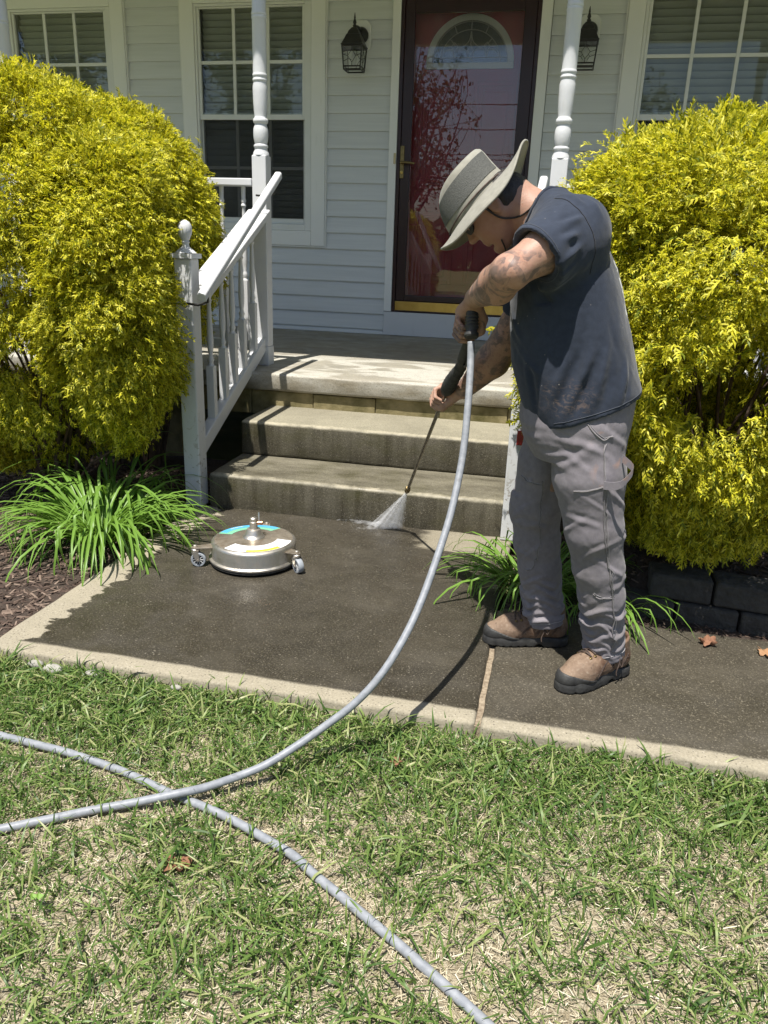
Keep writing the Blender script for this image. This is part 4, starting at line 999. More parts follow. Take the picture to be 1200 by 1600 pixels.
tag(scatter('far_wood', [(V0, np.array([(0, 1, 2, 3)]))], pos, frames(rng.normal(size=(n, 3)), rng.normal(size=(n, 3))), rng.uniform(.5, 1.0, n), M['farleaf']), 'low line of woods beyond the street', kind='stuff')
g = G(); g.box(-120, 120, -12.5, -6, -.095, -.09); tag(g.obj('road', M['asphalt']), 'asphalt street behind the camera', kind='structure')
def pole(x, label):
    t = thing('utility_pole', label, 'utility pole', (x, -22, -.1), 'wooden utility poles across the street'); g = G(); g.tube([(x, -22, -.1), (x, -22, 6.6)], .13, 10); g.obj('pole', M['bark'], t, True, 40)
    g = G(); g.box(x-.07, x+.07, -23.0, -21.0, 5.6, 5.75); g.obj('crossarm', M['bark'], t)
pole(-34, 'wooden utility pole far left across the street'); pole(30, 'wooden utility pole far right across the street')
for i, (z, y) in enumerate(((5.72, -22.9), (5.42, -22), (5.02, -22), (4.78, -22), (7.4, -21.2), (6.5, -21.2))):
    P = [(-34+64*k/24, y, z-.55*(1-(k/12-1)**2)+.02*math.sin(k*1.7+i)) for k in range(25)]
    g = G(); g.tube(P, .022, 5); tag(g.obj('overhead_wire', M['black'], None, True), ['lower crossarm wire nearest the far side of the street', 'wire slung at the middle height of the utility poles', 'second lowest wire between the utility poles', 'lowest wire between the utility poles', 'topmost wire between the utility poles', 'wire just under the topmost one'][i], 'wire', 'overhead wires across the street')
# ------------------------------------------------------------------ the man
def skin_mat():
    m = Mat('skin'); n1 = m.noise(9, 5); n2 = m.noise(70, 4); x, y, z = m.xyz()
    c = m.mix(m.ramp(n1, [(.3, 0.0), (.7, 1.0)]), (.37, .215, .155), (.43, .27, .20)); c = m.mix(m.math('MULTIPLY', m.ramp(n2, [(.45, 0.0), (.7, 1.0)]), .35), c, (.33, .16, .11))
    arm = m.step(z, 1.262, 1.25); nothand = m.math('MULTIPLY', m.step(y, 2.60, 2.57), m.math('SUBTRACT', 1.0, m.math('MULTIPLY', m.step(y, 2.21, 2.235), m.step(z, 1.06, 1.08))))
    t1 = m.noise(15, 2, dist=1.6); t2 = m.noise(34, 3, dist=1.0)
    ink = m.math('MULTIPLY', m.ramp(t1, [(.47, 0.0), (.52, 1.0)]), m.ramp(t2, [(.40, .35), (.55, 1.0)]))
    ink = m.math('MULTIPLY', m.math('MULTIPLY', ink, .6), m.math('MULTIPLY', arm, nothand)); c = m.mix(ink, c, (.045, .055, .062))
    hair = m.math('MULTIPLY', m.ramp(m.noise((150, 60, 150), 3), [(.55, 0.0), (.7, .35)]), m.math('MULTIPLY', arm, nothand)); c = m.mix(hair, c, (.12, .075, .05))
    m.set(c, .5, .35, normal=m.bump(m.math('ADD', n2, m.noise(240, 3)), .3, .002)); m.b.inputs['Subsurface Weight'].default_value = .08; m.b.inputs['Subsurface Radius'].default_value = (.01, .004, .002)
    return m.m
def cloth(name, c1, c2, extra=None, weave=420, rough=.85):
    m = Mat(name); n1 = m.noise(5, 5); n2 = m.noise(60, 4); wv = m.noise((weave, weave, weave*.4), 2)
    c = m.mix(m.ramp(n1, [(.3, 0.0), (.7, 1.0)]), c1, c2); c = m.mix(1.0, c, m.ramp(n2, [(.3, .86), (.7, 1.08)]), 'MULTIPLY')
    if extra: c = extra(m, c)
    m.set(c, rough, .2, normal=m.bump(m.math('ADD', wv, m.math('MULTIPLY', n2, .6)), .22, .002)); m.b.inputs['Sheen Weight'].default_value = .15; return m.m
def shirt_stain(m, c):
    x, y, z = m.xyz()
    box = lambda v, a, b, e: m.math('MULTIPLY', m.step(v, a-e, a+e), m.step(v, b+e, b-e))
    k = m.math('MULTIPLY', m.math('MULTIPLY', box(x, -.03, .10, .04), box(z, .845, .93, .03)), m.ramp(m.noise((38, 38, 80), 8, .68, dist=1.4), [(.50, 0.0), (.70, .5)])); c = m.mix(k, c, (.27, .185, .135))
    sp = m.math('MULTIPLY', m.ramp(m.voro(42), [(.05, 1.0), (.09, 0.0)]), m.ramp(m.noise(7, 3), [(.55, 0.0), (.62, .8)])); c = m.mix(sp, c, (.5, .45, .4))
    pr = m.math('MULTIPLY', m.math('MULTIPLY', box(y, 2.21, 2.36, .004), box(z, 1.10, 1.24, .004)), m.math('MULTIPLY', m.step(x, .09, .10), m.ramp(m.noise((8, 26, 60), 1), [(.48, 0.0), (.5, .9)])))
    return m.mix(pr, c, (.6, .6, .58))
def trouser_stain(m, c):
    x, y, z = m.xyz(); hi = m.step(z, .55, .72)
    k = m.math('MULTIPLY', m.ramp(m.noise(17, 5, dist=.7), [(.58, 0.0), (.72, .6)]), m.math('MULTIPLY', hi, m.step(x, .09, .16))); c = m.mix(k, c, (.38, .22, .15))
    sp = m.math('MULTIPLY', m.ramp(m.voro(55), [(.05, 1.0), (.10, 0.0)]), m.ramp(m.noise(9, 3), [(.56, 0.0), (.64, .7)])); c = m.mix(sp, c, (.45, .42, .4))
    g_ = m.math('MULTIPLY', m.ramp(m.noise(8, 5), [(.48, 0.0), (.75, .5)]), m.step(z, .75, .3)); return m.mix(g_, c, (.20, .18, .155))
M['skin'] = skin_mat()
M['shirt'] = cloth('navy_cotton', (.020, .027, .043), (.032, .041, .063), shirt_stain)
M['sleeve'] = cloth('shaded_navy_cotton', (.010, .010, .012), (.016, .016, .018))  # darker copy of the shirt cloth: shade on the far sleeve painted in
M['trouser'] = cloth('grey_canvas', (.172, .158, .176), (.222, .205, .224), trouser_stain, 300)
M['seam'] = cloth('grey_seam_thread', (.12, .11, .115), (.26, .245, .25), None, 300)
M['hat'] = cloth('sage_felt', (.25, .24, .20), (.31, .30, .255), None, 500, .9)
mh = Mat('hat_mesh_weave'); wv = mh.voro((480, 480, 480)); mh.set(mh.mix(mh.ramp(wv, [(.25, 0.0), (.5, 1.0)]), (.045, .047, .043), (.105, .107, .098)), .8, .3, normal=mh.bump(wv, .5, .002)); M['hatmesh'] = mh.m
M['hair'] = simple('dark_hair', (.012, .010, .009), (.035, .028, .024), (160, 160, 40), .5, (260, .8, .003))
m = Mat('brown_leather'); tc = m.n('ShaderNodeTexCoord').outputs['Object']; n1 = m.noise(28, 6, v=tc); n2 = m.noise(110, 4, v=tc)
c = m.mix(m.ramp(n1, [(.35, 0.0), (.65, 1.0)]), (.105, .058, .036), (.23, .155, .105)); xo, yo, zo = m.xyz(tc)
c = m.mix(m.math('MULTIPLY', m.step(xo, .03, .12), .45), c, (.22, .165, .12)); c = m.mix(m.ramp(n2, [(.55, 0.0), (.75, .5)]), c, (.33, .27, .21)); c = m.mix(m.ramp(m.noise(55, 5, v=tc), [(.58, 0.0), (.7, .7)]), c, (.05, .032, .024))
m.set(c, .75, .3, normal=m.bump(m.math('ADD', n2, n1), .45, .003)); M['leather'] = m.m
M['rubber'] = simple('black_rubber', (.018, .018, .018), (.045, .045, .043), 40, .6, (90, .4, .003))
M['lace'] = simple('brown_lace', (.045, .03, .025), (.10, .07, .055), 90, .8)
M['lens'] = simple('dark_lens', (.008, .008, .009), None, 5, .22, spec=.3)

man = thing('person', 'man in sage brimmed hat, navy T-shirt and grey work trousers bending over a spray wand', 'person', (.07, 2.28, 0))
B = np.array([-.243, 2.31, 1.395]); U = np.array([-.774, 0, .633]); Fd = np.array([-.633, 0, -.774]); S = np.array([0, -1.0, 0])
H = lambda f, s, u: B+Fd*f+S*s+U*u
HM = np.stack([Fd, S, U])
def head_sdf(s):
    s.ell(H(.012, 0, .0), (.084, .075, .085), HM, .01); s.ell(H(-.022, 0, -.045), (.073, .066, .055), HM, .03); s.ell(H(.036, 0, -.060), (.056, .060, .074), HM, .02)
    for q in (-1, 1):
        s.cap(H(.046, q*.012, -.116), H(-.006, q*.054, -.070), .021, .021, .016); s.ell(H(.064, q*.036, -.050), (.020, .018, .018), HM, .014)
        s.cap(H(.086, q*.012, -.006), H(.078, q*.042, -.008), .009, .008, .010)
        s.ell(H(.092, q*.031, -.026), (.011, .015, .010), HM, .010, True); s.ell(H(.080, q*.031, -.026), (.0125, .0125, .0125), HM, .002)
        s.ell(H(-.004, q*.079, -.036), (.019, .0075, .031), HM, .006); s.ell(H(-.001, q*.087, -.034), (.011, .005, .021), HM, .004, True)
        s.ell(H(.094, q*.011, -.056), (.010, .008, .0075), HM, .006)
    s.cap(H(.086, 0, -.014), H(.106, 0, -.052), .008, .0115, .010); s.ell(H(.096, 0, -.066), (.004, .018, .002), HM, .004, True)
    s.cap(H(.086, -.016, -.083), H(.086, .016, -.083), .0065, .0065, .006); s.cap(H(.083, -.013, -.094), H(.083, .013, -.094), .007, .007, .006)
    s.cap(H(.094, -.018, -.0885), H(.094, .018, -.0885), .002, .002, .003, True)
    s.ell(H(.066, 0, -.122), (.021, .022, .018), HM, .014); s.ell(H(.078, 0, -.104), (.008, .02, .005), HM, .008, True)
sh_n = np.array([.012, 2.115, 1.318]); el_n = np.array([-.138, 1.995, 1.205]); wr_n = np.array([-.250, 2.285, 1.126])
sh_f = np.array([-.03, 2.47, 1.285]); el_f = np.array([-.168, 2.515, .985]); wr_f = np.array([-.300, 2.60, .806])
GA = np.array([-.262, 2.335, 1.050]); AX = np.array([-.155, .69, -.72]); AX /= np.linalg.norm(AX); NX = np.array([-.05, .70, .68]); NX -= AX*(NX@AX); NX /= np.linalg.norm(NX); BX = np.cross(AX, NX); BX = BX if BX[0] > 0 else -BX
QA = np.array([-.379, 2.640, .766]); AX2 = np.array([-.262, .722, -.64]); AX2 /= np.linalg.norm(AX2); NX2 = np.array([.25, .62, .70]); NX2 -= AX2*(NX2@AX2); NX2 /= np.linalg.norm(NX2); BX2 = np.cross(AX2, NX2); BX2 = BX2 if BX2[0] > 0 else -BX2
hp = lambda t, b, n: GA+AX*t+BX*b+NX*n
hq = lambda t, b, n: QA+AX2*t+BX2*b+NX2*n
s = SDF((-.46, 1.88, .03), (.36, 2.76, 1.53), .004)
s.ell((.07, 2.28, .83), (.125, .165, .12)); s.cap((.06, 2.28, .86), (.0, 2.28, 1.16), .125, .135, .05); s.cap((-.01, 2.19, 1.27), (-.02, 2.38, 1.27), .08, .08, .05)
s.cap((.0, 2.28, 1.16), (-.04, 2.285, 1.28), .12, .09, .05)
s.cap((-.045, 2.29, 1.325), H(-.035, 0, -.055), .066, .060, .03); head_sdf(s)
s.path([sh_n+np.array([-.005, .03, -.02]), (sh_n+el_n)/2+(0, 0, -.004), el_n], [.050, .052, .042], .02); s.path([el_n, el_n*.68+wr_n*.32+np.array([0, 0, -.008]), wr_n], [.047, .050, .029], .014)
s.ell(el_n+np.array([.012, -.022, .004]), (.03, .03, .03), k=.02)
s.path([sh_f+np.array([0, -.03, -.02]), (sh_f+el_f)/2, el_f], [.050, .058, .048], .02); s.path([el_f, el_f*.66+wr_f*.34+np.array([.006, 0, -.006]), wr_f], [.049, .054, .030], .014)
# legs inside the trousers, feet inside the boots
s.path([(.09, 2.20, .80), (.12, 2.19, .62), (.16, 2.19, .48), (.20, 2.225, .28), (.228, 2.25, .08)], [.085, .078, .055, .052, .036], .03)
s.path([(.04, 2.36, .80), (.01, 2.38, .62), (-.015, 2.40, .47), (.008, 2.41, .28), (.035, 2.42, .08)], [.085, .078, .055, .052, .036], .03)
def hand(s, W, p, tk, K, scale=1.0):
    rk = [.0084, .0088, .0084, .0074]
    for k in range(4):
        t = tk[k]; kn = p(t, *K[0]); s.cap(W, kn, .017, .0118, .012)
        s.path([kn, p(t, *K[1]), p(t+.002*(k-1), *K[2]), p(t+.003*(k-1), *K[3][k])], [rk[k]+.0015, rk[k], rk[k]-.0006, rk[k]-.0016], .002)
    s.cap(W, p((tk[1]+tk[2])/2, K[0][0]*.35, K[0][1]*.8), .019, .017, .012)
    s.ell((W+p(tk[1], *K[0])+p(tk[2], *K[0]))/3, (.020, .020, .020), k=.016)
hand(s, wr_n, hp, [.054, .031, .009, -.012], [(-.036, .030), (-.042, -.004), (-.024, -.026), [(.002, -.026), (.004, -.027), (.003, -.026), (.0, -.025)]])
s.path([wr_n+(hp(0, .02, .01)-wr_n)*.3, hp(-.008, .034, .014), hp(.018, .034, -.010), hp(.030, .012, -.027)], [.019, .0135, .0105, .0085], .008)
hand(s, wr_f, hq, [.046, .024, .002, -.019], [(-.016, .036), (-.034, .008), (-.022, -.016), [(.002, -.019), (.006, -.019), (.008, -.018), (.006, -.017)]])
s.path([wr_f+(hq(0, .03, .0)-wr_f)*.35, hq(-.005, .030, -.002), hq(.020, .016, -.022), hq(.042, -.004, -.020)], [.017, .0130, .0108, .0085], .008)
V, F = s.mesh(); V = relax(V, F, 1, .25)
body = mesh_np('body', V, F, M['skin'], man, True)
del s

# hair: a cap over the back of the skull
s = SDF(B-.16, B+.16, .004); s.ell(H(.010, 0, .0), (.088, .080, .088), HM, .005)
s.ell(H(-.026, 0, -.045), (.079, .077, .060), HM, .03); s.cut(H(0, 0, .012), U); s.cut(H(.055, 0, -.01), Fd*.9-U*.35); s.cut(H(-.03, 0, -.094), -U+.25*Fd); s.cut(H(.022, 0, -.03), Fd*.9-U*.45)
V, F = s.mesh(); V = V+vnorm(V, F)*(.004*noise(V*np.array([70, 70, 40])))[:, None]; mesh_np('hair', V, F, M['hair'], man, True)

# shirt ------------------------------------------------------------------------
Z = [.735, .80, .85, .90, .963, 1.05, 1.12, 1.174, 1.22, 1.27, 1.32, 1.36, 1.392, 1.416]
fr_ = np.array([-.058, -.072, -.094, -.112, -.131, -.143, -.148, -.149, -.147, -.14, -.125, -.112, -.100, -.088]); bk_ = np.array([.232, .236, .238, .236, .214, .189, .166, .149, .130, .102, .068, .040, .012, -.030])
ry = np.array([.192, .195, .198, .20, .202, .205, .205, .205, .203, .198, .185, .155, .115, .06])
s = SDF((-.24, 1.92, .72), (.30, 2.66, 1.47), .0045)
s.slices(Z, (fr_+bk_)/2, [2.285]*14, (bk_-fr_)/2, ry, 2.5, .02)
dn = el_n-sh_n; dn /= np.linalg.norm(dn); se = sh_n+dn*.145
s.cap(sh_n+np.array([-.006, .035, -.012]), se, .090, .075, .04); s.cap(sh_n+np.array([.0, .02, -.04]), se+np.array([.022, 0, -.014]), .07, .060, .04)
df = el_f-sh_f; df /= np.linalg.norm(df); sf = sh_f+df*.21
s.cap(sh_f+np.array([.01, -.02, .0]), sf, .090, .076, .045)
V_, N_ = None, None
s.cap(H(-.075, 0, -.085), (-.085, 2.29, 1.365), .078, .076, .012, True)
s.cap(se+dn*.03, se-dn*.05, .069, .056, .008, True); s.cap(sf+df*.03, sf-df*.05, .062, .056, .008, True)
# ends of the sleeves and the slanting hem
for c_, d_, r_ in ((se-dn*.006+np.array([.0, 0, 0]), dn+np.array([.10, 0, .02]), .16), (sf, df, .15)):
    sl, P = s.blk(np.array(c_)-r_, np.array(c_)+r_); d_ = d_/np.linalg.norm(d_); q = ((P-c_)@d_).astype(np.float32)
    far_ = (np.linalg.norm(P-c_, axis=-1) < .135) & (P[..., 1] < 2.10 if c_[1] < 2.2 else P[..., 1] > 2.46); s.a[sl] = np.where(far_, np.maximum(s.a[sl], q), s.a[sl])
s.cut((-.06, 2.28, .790), (.356, .06, -1))
V, F = s.mesh(); N = vnorm(V, F); V = relax(V, F, 2, .4)
rid = lambda q: 1-2*np.minimum(np.abs(q)*1.9, 1)
def folds(V, segs):
    """soft ridges with a valley beside them, along segments (a, b, height, width)"""
    D = np.zeros(len(V))
    for a, b, h, w_ in segs:
        w_ = w_*.82
        a = np.array(a, float); b = np.array(b, float); ba = b-a; t = np.clip((V-a)@ba/(ba@ba), 0, 1); q = V-a-t[:, None]*ba
        d = np.linalg.norm(q, axis=1); sd_ = np.cross(ba/np.linalg.norm(ba), [0, -1.0, 0]); side = q@sd_
        win = np.sin(np.pi*(.06+.88*t))**.7
        D += win*h*1.35*(np.exp(-(d/w_)**2)-.75*np.exp(-((side-1.9*w_)**2+np.maximum(d*d-side*side, 0))/w_**2))
    return D
SF = [((.05, 2.06, 1.23), (-.13, 2.10, 1.13), .007, .013), ((.06, 2.06, 1.21), (-.09, 2.07, 1.02), .007, .015), ((.075, 2.06, 1.20), (-.01, 2.07, .96), .006, .015), ((.09, 2.06, 1.20), (.07, 2.08, .95), .006, .014),
      ((.105, 2.07, 1.22), (.165, 2.12, 1.02), .005, .013), ((-.02, 2.08, .83), (.02, 2.08, 1.0), .007, .016), ((.03, 2.08, .84), (.09, 2.08, 1.03), .006, .014), ((.10, 2.09, .87), (.13, 2.09, 1.06), .007, .016), ((.165, 2.12, .88), (.185, 2.14, 1.02), .006, .013),
      ((-.07, 2.12, .82), (-.09, 2.12, .97), .007, .014), ((-.125, 2.16, .95), (-.06, 2.09, .88), .006, .012), ((.05, 2.06, 1.36), (-.06, 2.02, 1.285), .006, .011), ((.06, 2.04, 1.33), (-.06, 1.99, 1.255), .0065, .010), ((.055, 2.035, 1.29), (-.045, 1.985, 1.215), .006, .010),
      ((.06, 2.04, 1.25), (-.02, 2.0, 1.19), .005, .009), ((-.06, 2.16, 1.41), (.03, 2.07, 1.37), .005, .012), ((-.10, 2.20, 1.36), (-.02, 2.10, 1.37), .005, .010), ((.08, 2.07, 1.26), (.12, 2.14, 1.22), .006, .010), ((.03, 2.10, 1.40), (.07, 2.10, 1.32), .004, .012),
      ((-.13, 2.2, 1.05), (-.04, 2.08, .93), .005, .013), ((-.14, 2.22, 1.13), (-.10, 2.10, 1.0), .005, .012), ((.18, 2.16, .97), (.21, 2.2, .90), .005, .010)]
dsp = folds(V, SF)+.0045*noise(np.column_stack([V[:, 0]*9+V[:, 2]*3, V[:, 1]*9, V[:, 2]*4-V[:, 0]*5]))+.0022*noise(V*np.array([26, 26, 12]))+.0009*noise(V*60)
low = np.clip((.93-V[:, 2])/.12, 0, 1); dsp = dsp+.010*low*noise(np.column_stack([V[:, 0]*12, V[:, 1]*12, V[:, 2]*2]))
V = V+N*dsp[:, None]
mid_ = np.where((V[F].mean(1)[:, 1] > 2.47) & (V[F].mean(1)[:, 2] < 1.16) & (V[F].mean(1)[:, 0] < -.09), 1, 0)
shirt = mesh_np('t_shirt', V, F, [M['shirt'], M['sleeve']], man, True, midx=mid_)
shV, shF = V, F
def bvh_of(V, F): return BVHTree.FromPolygons([tuple(v) for v in V], [tuple(int(i) for i in f) for f in F])
def on_surface(bv, pts, out=.0015):
    P = []
    for p in pts:
        loc, nor, _, _ = bv.find_nearest(Vector(p)); P.append(np.array(loc)+np.array(nor)*out)
    return np.array(P)
bvS = bvh_of(shV, shF)
def seam(name, bv, pts, mat, parent, r=.0016, n=40, out=.0006):
    g = G(); g.tube(on_surface(bv, bez(pts, n), out), r, 5); return g.obj(name, mat, parent, True)
ring = lambda c_, d_, r_, n=28: [np.array(c_)+r_*(math.cos(t)*e1+math.sin(t)*e2) for t in np.linspace(0, 2*math.pi, n) for e1, e2 in [(lambda q: (q, np.cross(d_, q)))(np.cross(d_, [0, 0, 1.0])/np.linalg.norm(np.cross(d_, [0, 0, 1.0])))]]
M['shirtseam'] = cloth('navy_seam', (.05, .058, .075), (.075, .082, .10))
seam('sleeve_hem', bvS, ring(se-dn*.018, dn, .075), M['shirtseam'], shirt, .0009)
hz = lambda x, y: .790+(x+.06)*.356+(y-2.28)*.06
hem_pts = [(.09+.155*math.cos(t), 2.285+.20*math.sin(t), 0) for t in np.linspace(0, 2*math.pi, 40)]
seam('bottom_hem', bvS, [(a, b, hz(a, b)+.016) for a, b, _ in hem_pts], M['shirtseam'], shirt, .0009, 80)
seam('shoulder_seam', bvS, [(-.06, 2.13, 1.40), (.0, 2.07, 1.375), (.055, 2.05, 1.31), (.075, 2.06, 1.25), (.07, 2.07, 1.20)], M['sleeve'], shirt, .0010)
seam('collar', bvS, ring(np.array([-.098, 2.29, 1.375]), np.array([-.8, 0, .6]), .082, 30), M['shirt'], shirt, .006, 60, .001)

# trousers -----------------------------------------------------------------------
s = SDF((-.20, 2.02, .04), (.34, 2.56, .93), .0045)
s.slices([.70, .75, .80, .86, .92], [.072, .068, .064, .066, .068], [2.285]*5, [.12, .148, .160, .160, .158], [.165, .178, .186, .186, .182], 2.4, .02)
s.path([(.10, 2.195, .80), (.118, 2.19, .66), (.150, 2.19, .50), (.178, 2.205, .38), (.200, 2.22, .28), (.236, 2.256, .06)], [.100, .099, .081, .071, .066, .063], .02)
s.path([(.03, 2.375, .80), (.005, 2.38, .64), (-.022, 2.395, .49), (-.008, 2.405, .37), (.008, 2.41, .28), (.046, 2.42, .06)], [.098, .092, .080, .071, .067, .066], .02)
s.cap((.02, 2.290, .52), (.06, 2.290, .68), .022, .012, .02, True); s.cap((.12, 2.295, .52), (.10, 2.295, .66), .022, .012, .02, True)
s.cap((.238, 2.258, .03), (.230, 2.250, .125), .055, .050, .006, True); s.cap((.047, 2.42, .03), (.043, 2.42, .125), .058, .052, .006, True)
for c_, d_, lo, hi in (((.236, 2.256, .072), (.22, .1, -1), (.10, 2.1, .03), (.36, 2.345, .16)), ((.046, 2.42, .076), (.12, 0, -1), (-.1, 2.345, .03), (.15, 2.56, .16))):
    sl, P = s.blk(lo, hi); d_ = np.array(d_)/np.linalg.norm(d_); s.a[sl] = np.maximum(s.a[sl], ((P-np.array(c_))@d_).astype(np.float32))
V, F = s.mesh(); V = relax(V, F, 2, .4); N = vnorm(V, F); z = V[:, 2]; nearleg = V[:, 1] < 2.30
axx = np.where(nearleg, np.interp(z, [.07, .28, .5, .8], [.236, .2, .15, .10]), np.interp(z, [.07, .28, .49, .8], [.046, .008, -.022, .03]))
ang = np.arctan2(V[:, 1]-np.where(nearleg, 2.21, 2.405), V[:, 0]-axx)+nearleg*2.0
dsp = .0035*noise(np.column_stack([V[:, 0]*13, V[:, 1]*13, z*8]))+.0018*noise(V*np.array([34, 34, 26]))+.0007*noise(V*75)
rc = np.random.default_rng(21)
ang0 = np.arctan2(V[:, 1]-np.where(nearleg, 2.21, 2.405), V[:, 0]-axx)
for leg in (True, False):
    L_ = nearleg if leg else ~nearleg
    for cnt, z0, z1, h0_, h1_, wlo, whi, tl, wa0, wa1 in ((34, .085, .25, .0035, .0075, .006, .010, .030, .35, .9), (16, .38, .60, .0016, .0038, .006, .010, .07, .3, .7), (16, .60, .80, .0016, .0036, .007, .012, .12, .25, .55), (9, .27, .40, .0015, .003, .007, .012, .06, .3, .6)):
        for _ in range(cnt):
            zc = rc.uniform(z0, z1); ac = rc.uniform(-math.pi, math.pi); wa = rc.uniform(wa0, wa1); t_ = rc.uniform(-tl, tl); w_ = rc.uniform(wlo, whi); h_ = rc.uniform(h0_, h1_)
            da = (ang0-ac+math.pi) % (2*math.pi)-math.pi; dz = z-zc-t_*da-.012*np.sin(da*2.5+ac*3)
            dsp = dsp+np.where(L_, np.exp(-(da/wa)**2)*h_*(np.exp(-(dz/w_)**2)-.8*np.exp(-((dz-1.8*w_)/w_)**2)), 0)
dsp *= np.clip((z-.078)/.03, .15, 1)
V = V+N*dsp[:, None]
tro = mesh_np('trousers', V, F, M['trouser'], man, True); bvT = bvh_of(V, F)
def hem(c_, r_, tilt, n=40):
    return [(c_[0]+r_*math.cos(t), c_[1]+r_*math.sin(t), c_[2]+tilt*r_*math.cos(t)) for t in np.linspace(0, 2*math.pi, n)]
M['hemstitch'] = cloth('pale_hem_stitch', (.30, .29, .295), (.38, .365, .37))
seam('hem_stitch', bvT, hem((.234, 2.254, .098), .066, .2), M['hemstitch'], tro, .0011, 60); seam('hem_stitch', bvT, hem((.045, 2.42, .102), .067, .1), M['hemstitch'], tro, .0011, 60)
Yn = 2.08
for pts in ([(.155, Yn, .77), (.163, Yn, .66), (.185, Yn, .52), (.215, Yn+.02, .40), (.245, Yn+.04, .28), (.268, Yn+.06, .12)],
            [(.070, Yn, .632), (.11, Yn, .640), (.172, Yn, .662)], [(.170, Yn, .655), (.195, Yn+.01, .50), (.222, Yn+.02, .40), (.244, Yn+.04, .315)], [(.16, Yn+.03, .305), (.20, Yn+.03, .302), (.248, Yn+.04, .312)],
            [(.092, Yn, .83), (.12, Yn, .80), (.150, Yn, .785), (.185, Yn, .80)],
            [(-.01, 2.28, .60), (.0, 2.27, .50), (.005, 2.28, .40), (.0, 2.29, .32)], [(-.10, 2.32, .60), (-.05, 2.29, .585), (-.01, 2.27, .58)], [(.0, 2.29, .33), (-.03, 2.30, .29), (-.06, 2.31, .28)]):
    seam('seam', bvT, pts, M['seam'], tro, .0019, 36)
    seam('seam', bvT, [np.array(p)+(.004, 0, .0045) for p in pts], M['hemstitch'], tro, .0006, 36)
# hammer loop
g = G(); pth = on_surface(bvT, [(.165, 2.06, .668)], .004).tolist()+[(.178, 2.090, .664), (.198, 2.084, .672), (.216, 2.095, .690), (.226, 2.108, .712)]+on_surface(bvT, [(.225, 2.12, .735)], .004).tolist()
pth = bez(pth, 20); Vv = []; Fc = []
for i, p in enumerate(pth): Vv += [p+(0, 0, .011), p+(0, -.003, .011), p+(0, -.003, -.011), p+(0, 0, -.011)]
for i in range(len(pth)-1): Fc += [(4*i+k, 4*i+(k+1) % 4, 4*i+4+(k+1) % 4, 4*i+4+k) for k in range(4)]
g.add(Vv, Fc); g.obj('hammer_loop', M['trouser'], tro, True, 40)

# boots --------------------------------------------------------------------------
def boot_meshes():
    def upper(off):
        s = SDF((-.13, -.08, .0), (.22, .08, .20), .0032)
        s.path([(-.055, 0, .058), (.02, .002, .060), (.10, .006, .046), (.150, .004, .036)], [.040+off, .043+off, .046+off, .036+off], .02)
        s.path([(.085, .006, .055), (.02, 0, .088), (-.03, 0, .12)], [.028+off, .032+off, .038+off], .03)
        s.path([(-.046, 0, .07), (-.036, 0, .15)], [.040+off, .041+off], .02)
        s.cut((0, 0, .026), (0, 0, -1)); return s
    s = upper(0); s.cut((-.05, 0, .135), (.25, 0, 1)); s.cap((-.042, 0, .10), (-.036, 0, .22), .030, .036, .006, True); up_ = s.mesh()
    s = upper(.003); s.cut((.085, 0, .034), (-.28, 0, .96)); s.cut((.035, 0, .03), (-1, 0, .35)); cap_ = s.mesh()
    s = SDF((-.14, -.09, -.01), (.23, .09, .06), .0032)
    pts = [(-.058, 0, .044), (-.02, .001, .042), (.03, .004, .044), (.09, .006, .0495), (.12, .006, .0495), (.150, .004, .040)]
    def fn(P):
        d = np.full(P.shape[:-1], 1.0)
        for (xa, ya, ra), (xb, yb_, rb) in zip(pts[:-1], pts[1:]):
            t = np.clip(((P[..., 0]-xa)*(xb-xa)+(P[..., 1]-ya)*(yb_-ya))/((xb-xa)**2+(yb_-ya)**2), 0, 1)
            d = np.minimum(d, np.hypot(P[..., 0]-xa-t*(xb-xa), P[..., 1]-ya-t*(yb_-ya))-(ra+(rb-ra)*t))
        return np.maximum(d+.006*np.clip((P[..., 2]-.02)/.02, 0, 1), np.abs(P[..., 2]-.018)-.0185)
    s.op(fn, (-.11, -.06, -.002), (.2, .06, .04), .004)
    s.cut((0, 0, .0375), (-.10, 0, 1)); s.cut((0, 0, 0), (0, 0, -1))
    for x in (-.09, -.065, -.04, .05, .075, .10, .125, .15):
        for q in (-1, 1): s.cap((x, q*.038, -.002), (x+.006, q*.07, -.002), .0055, .0055, .002, True)
    s.cap((.005, -.08, -.006), (.005, .08, -.006), .016, .016, .004, True); sole_ = s.mesh()
    return up_, cap_, sole_
BM = boot_meshes(); bvB = bvh_of(*BM[0])
Vb, Fb = BM[0]; Vb = Vb+vnorm(Vb, Fb)*(.0018*noise(Vb*40)+.0012*noise(Vb*90))[:, None]
lacepts = []
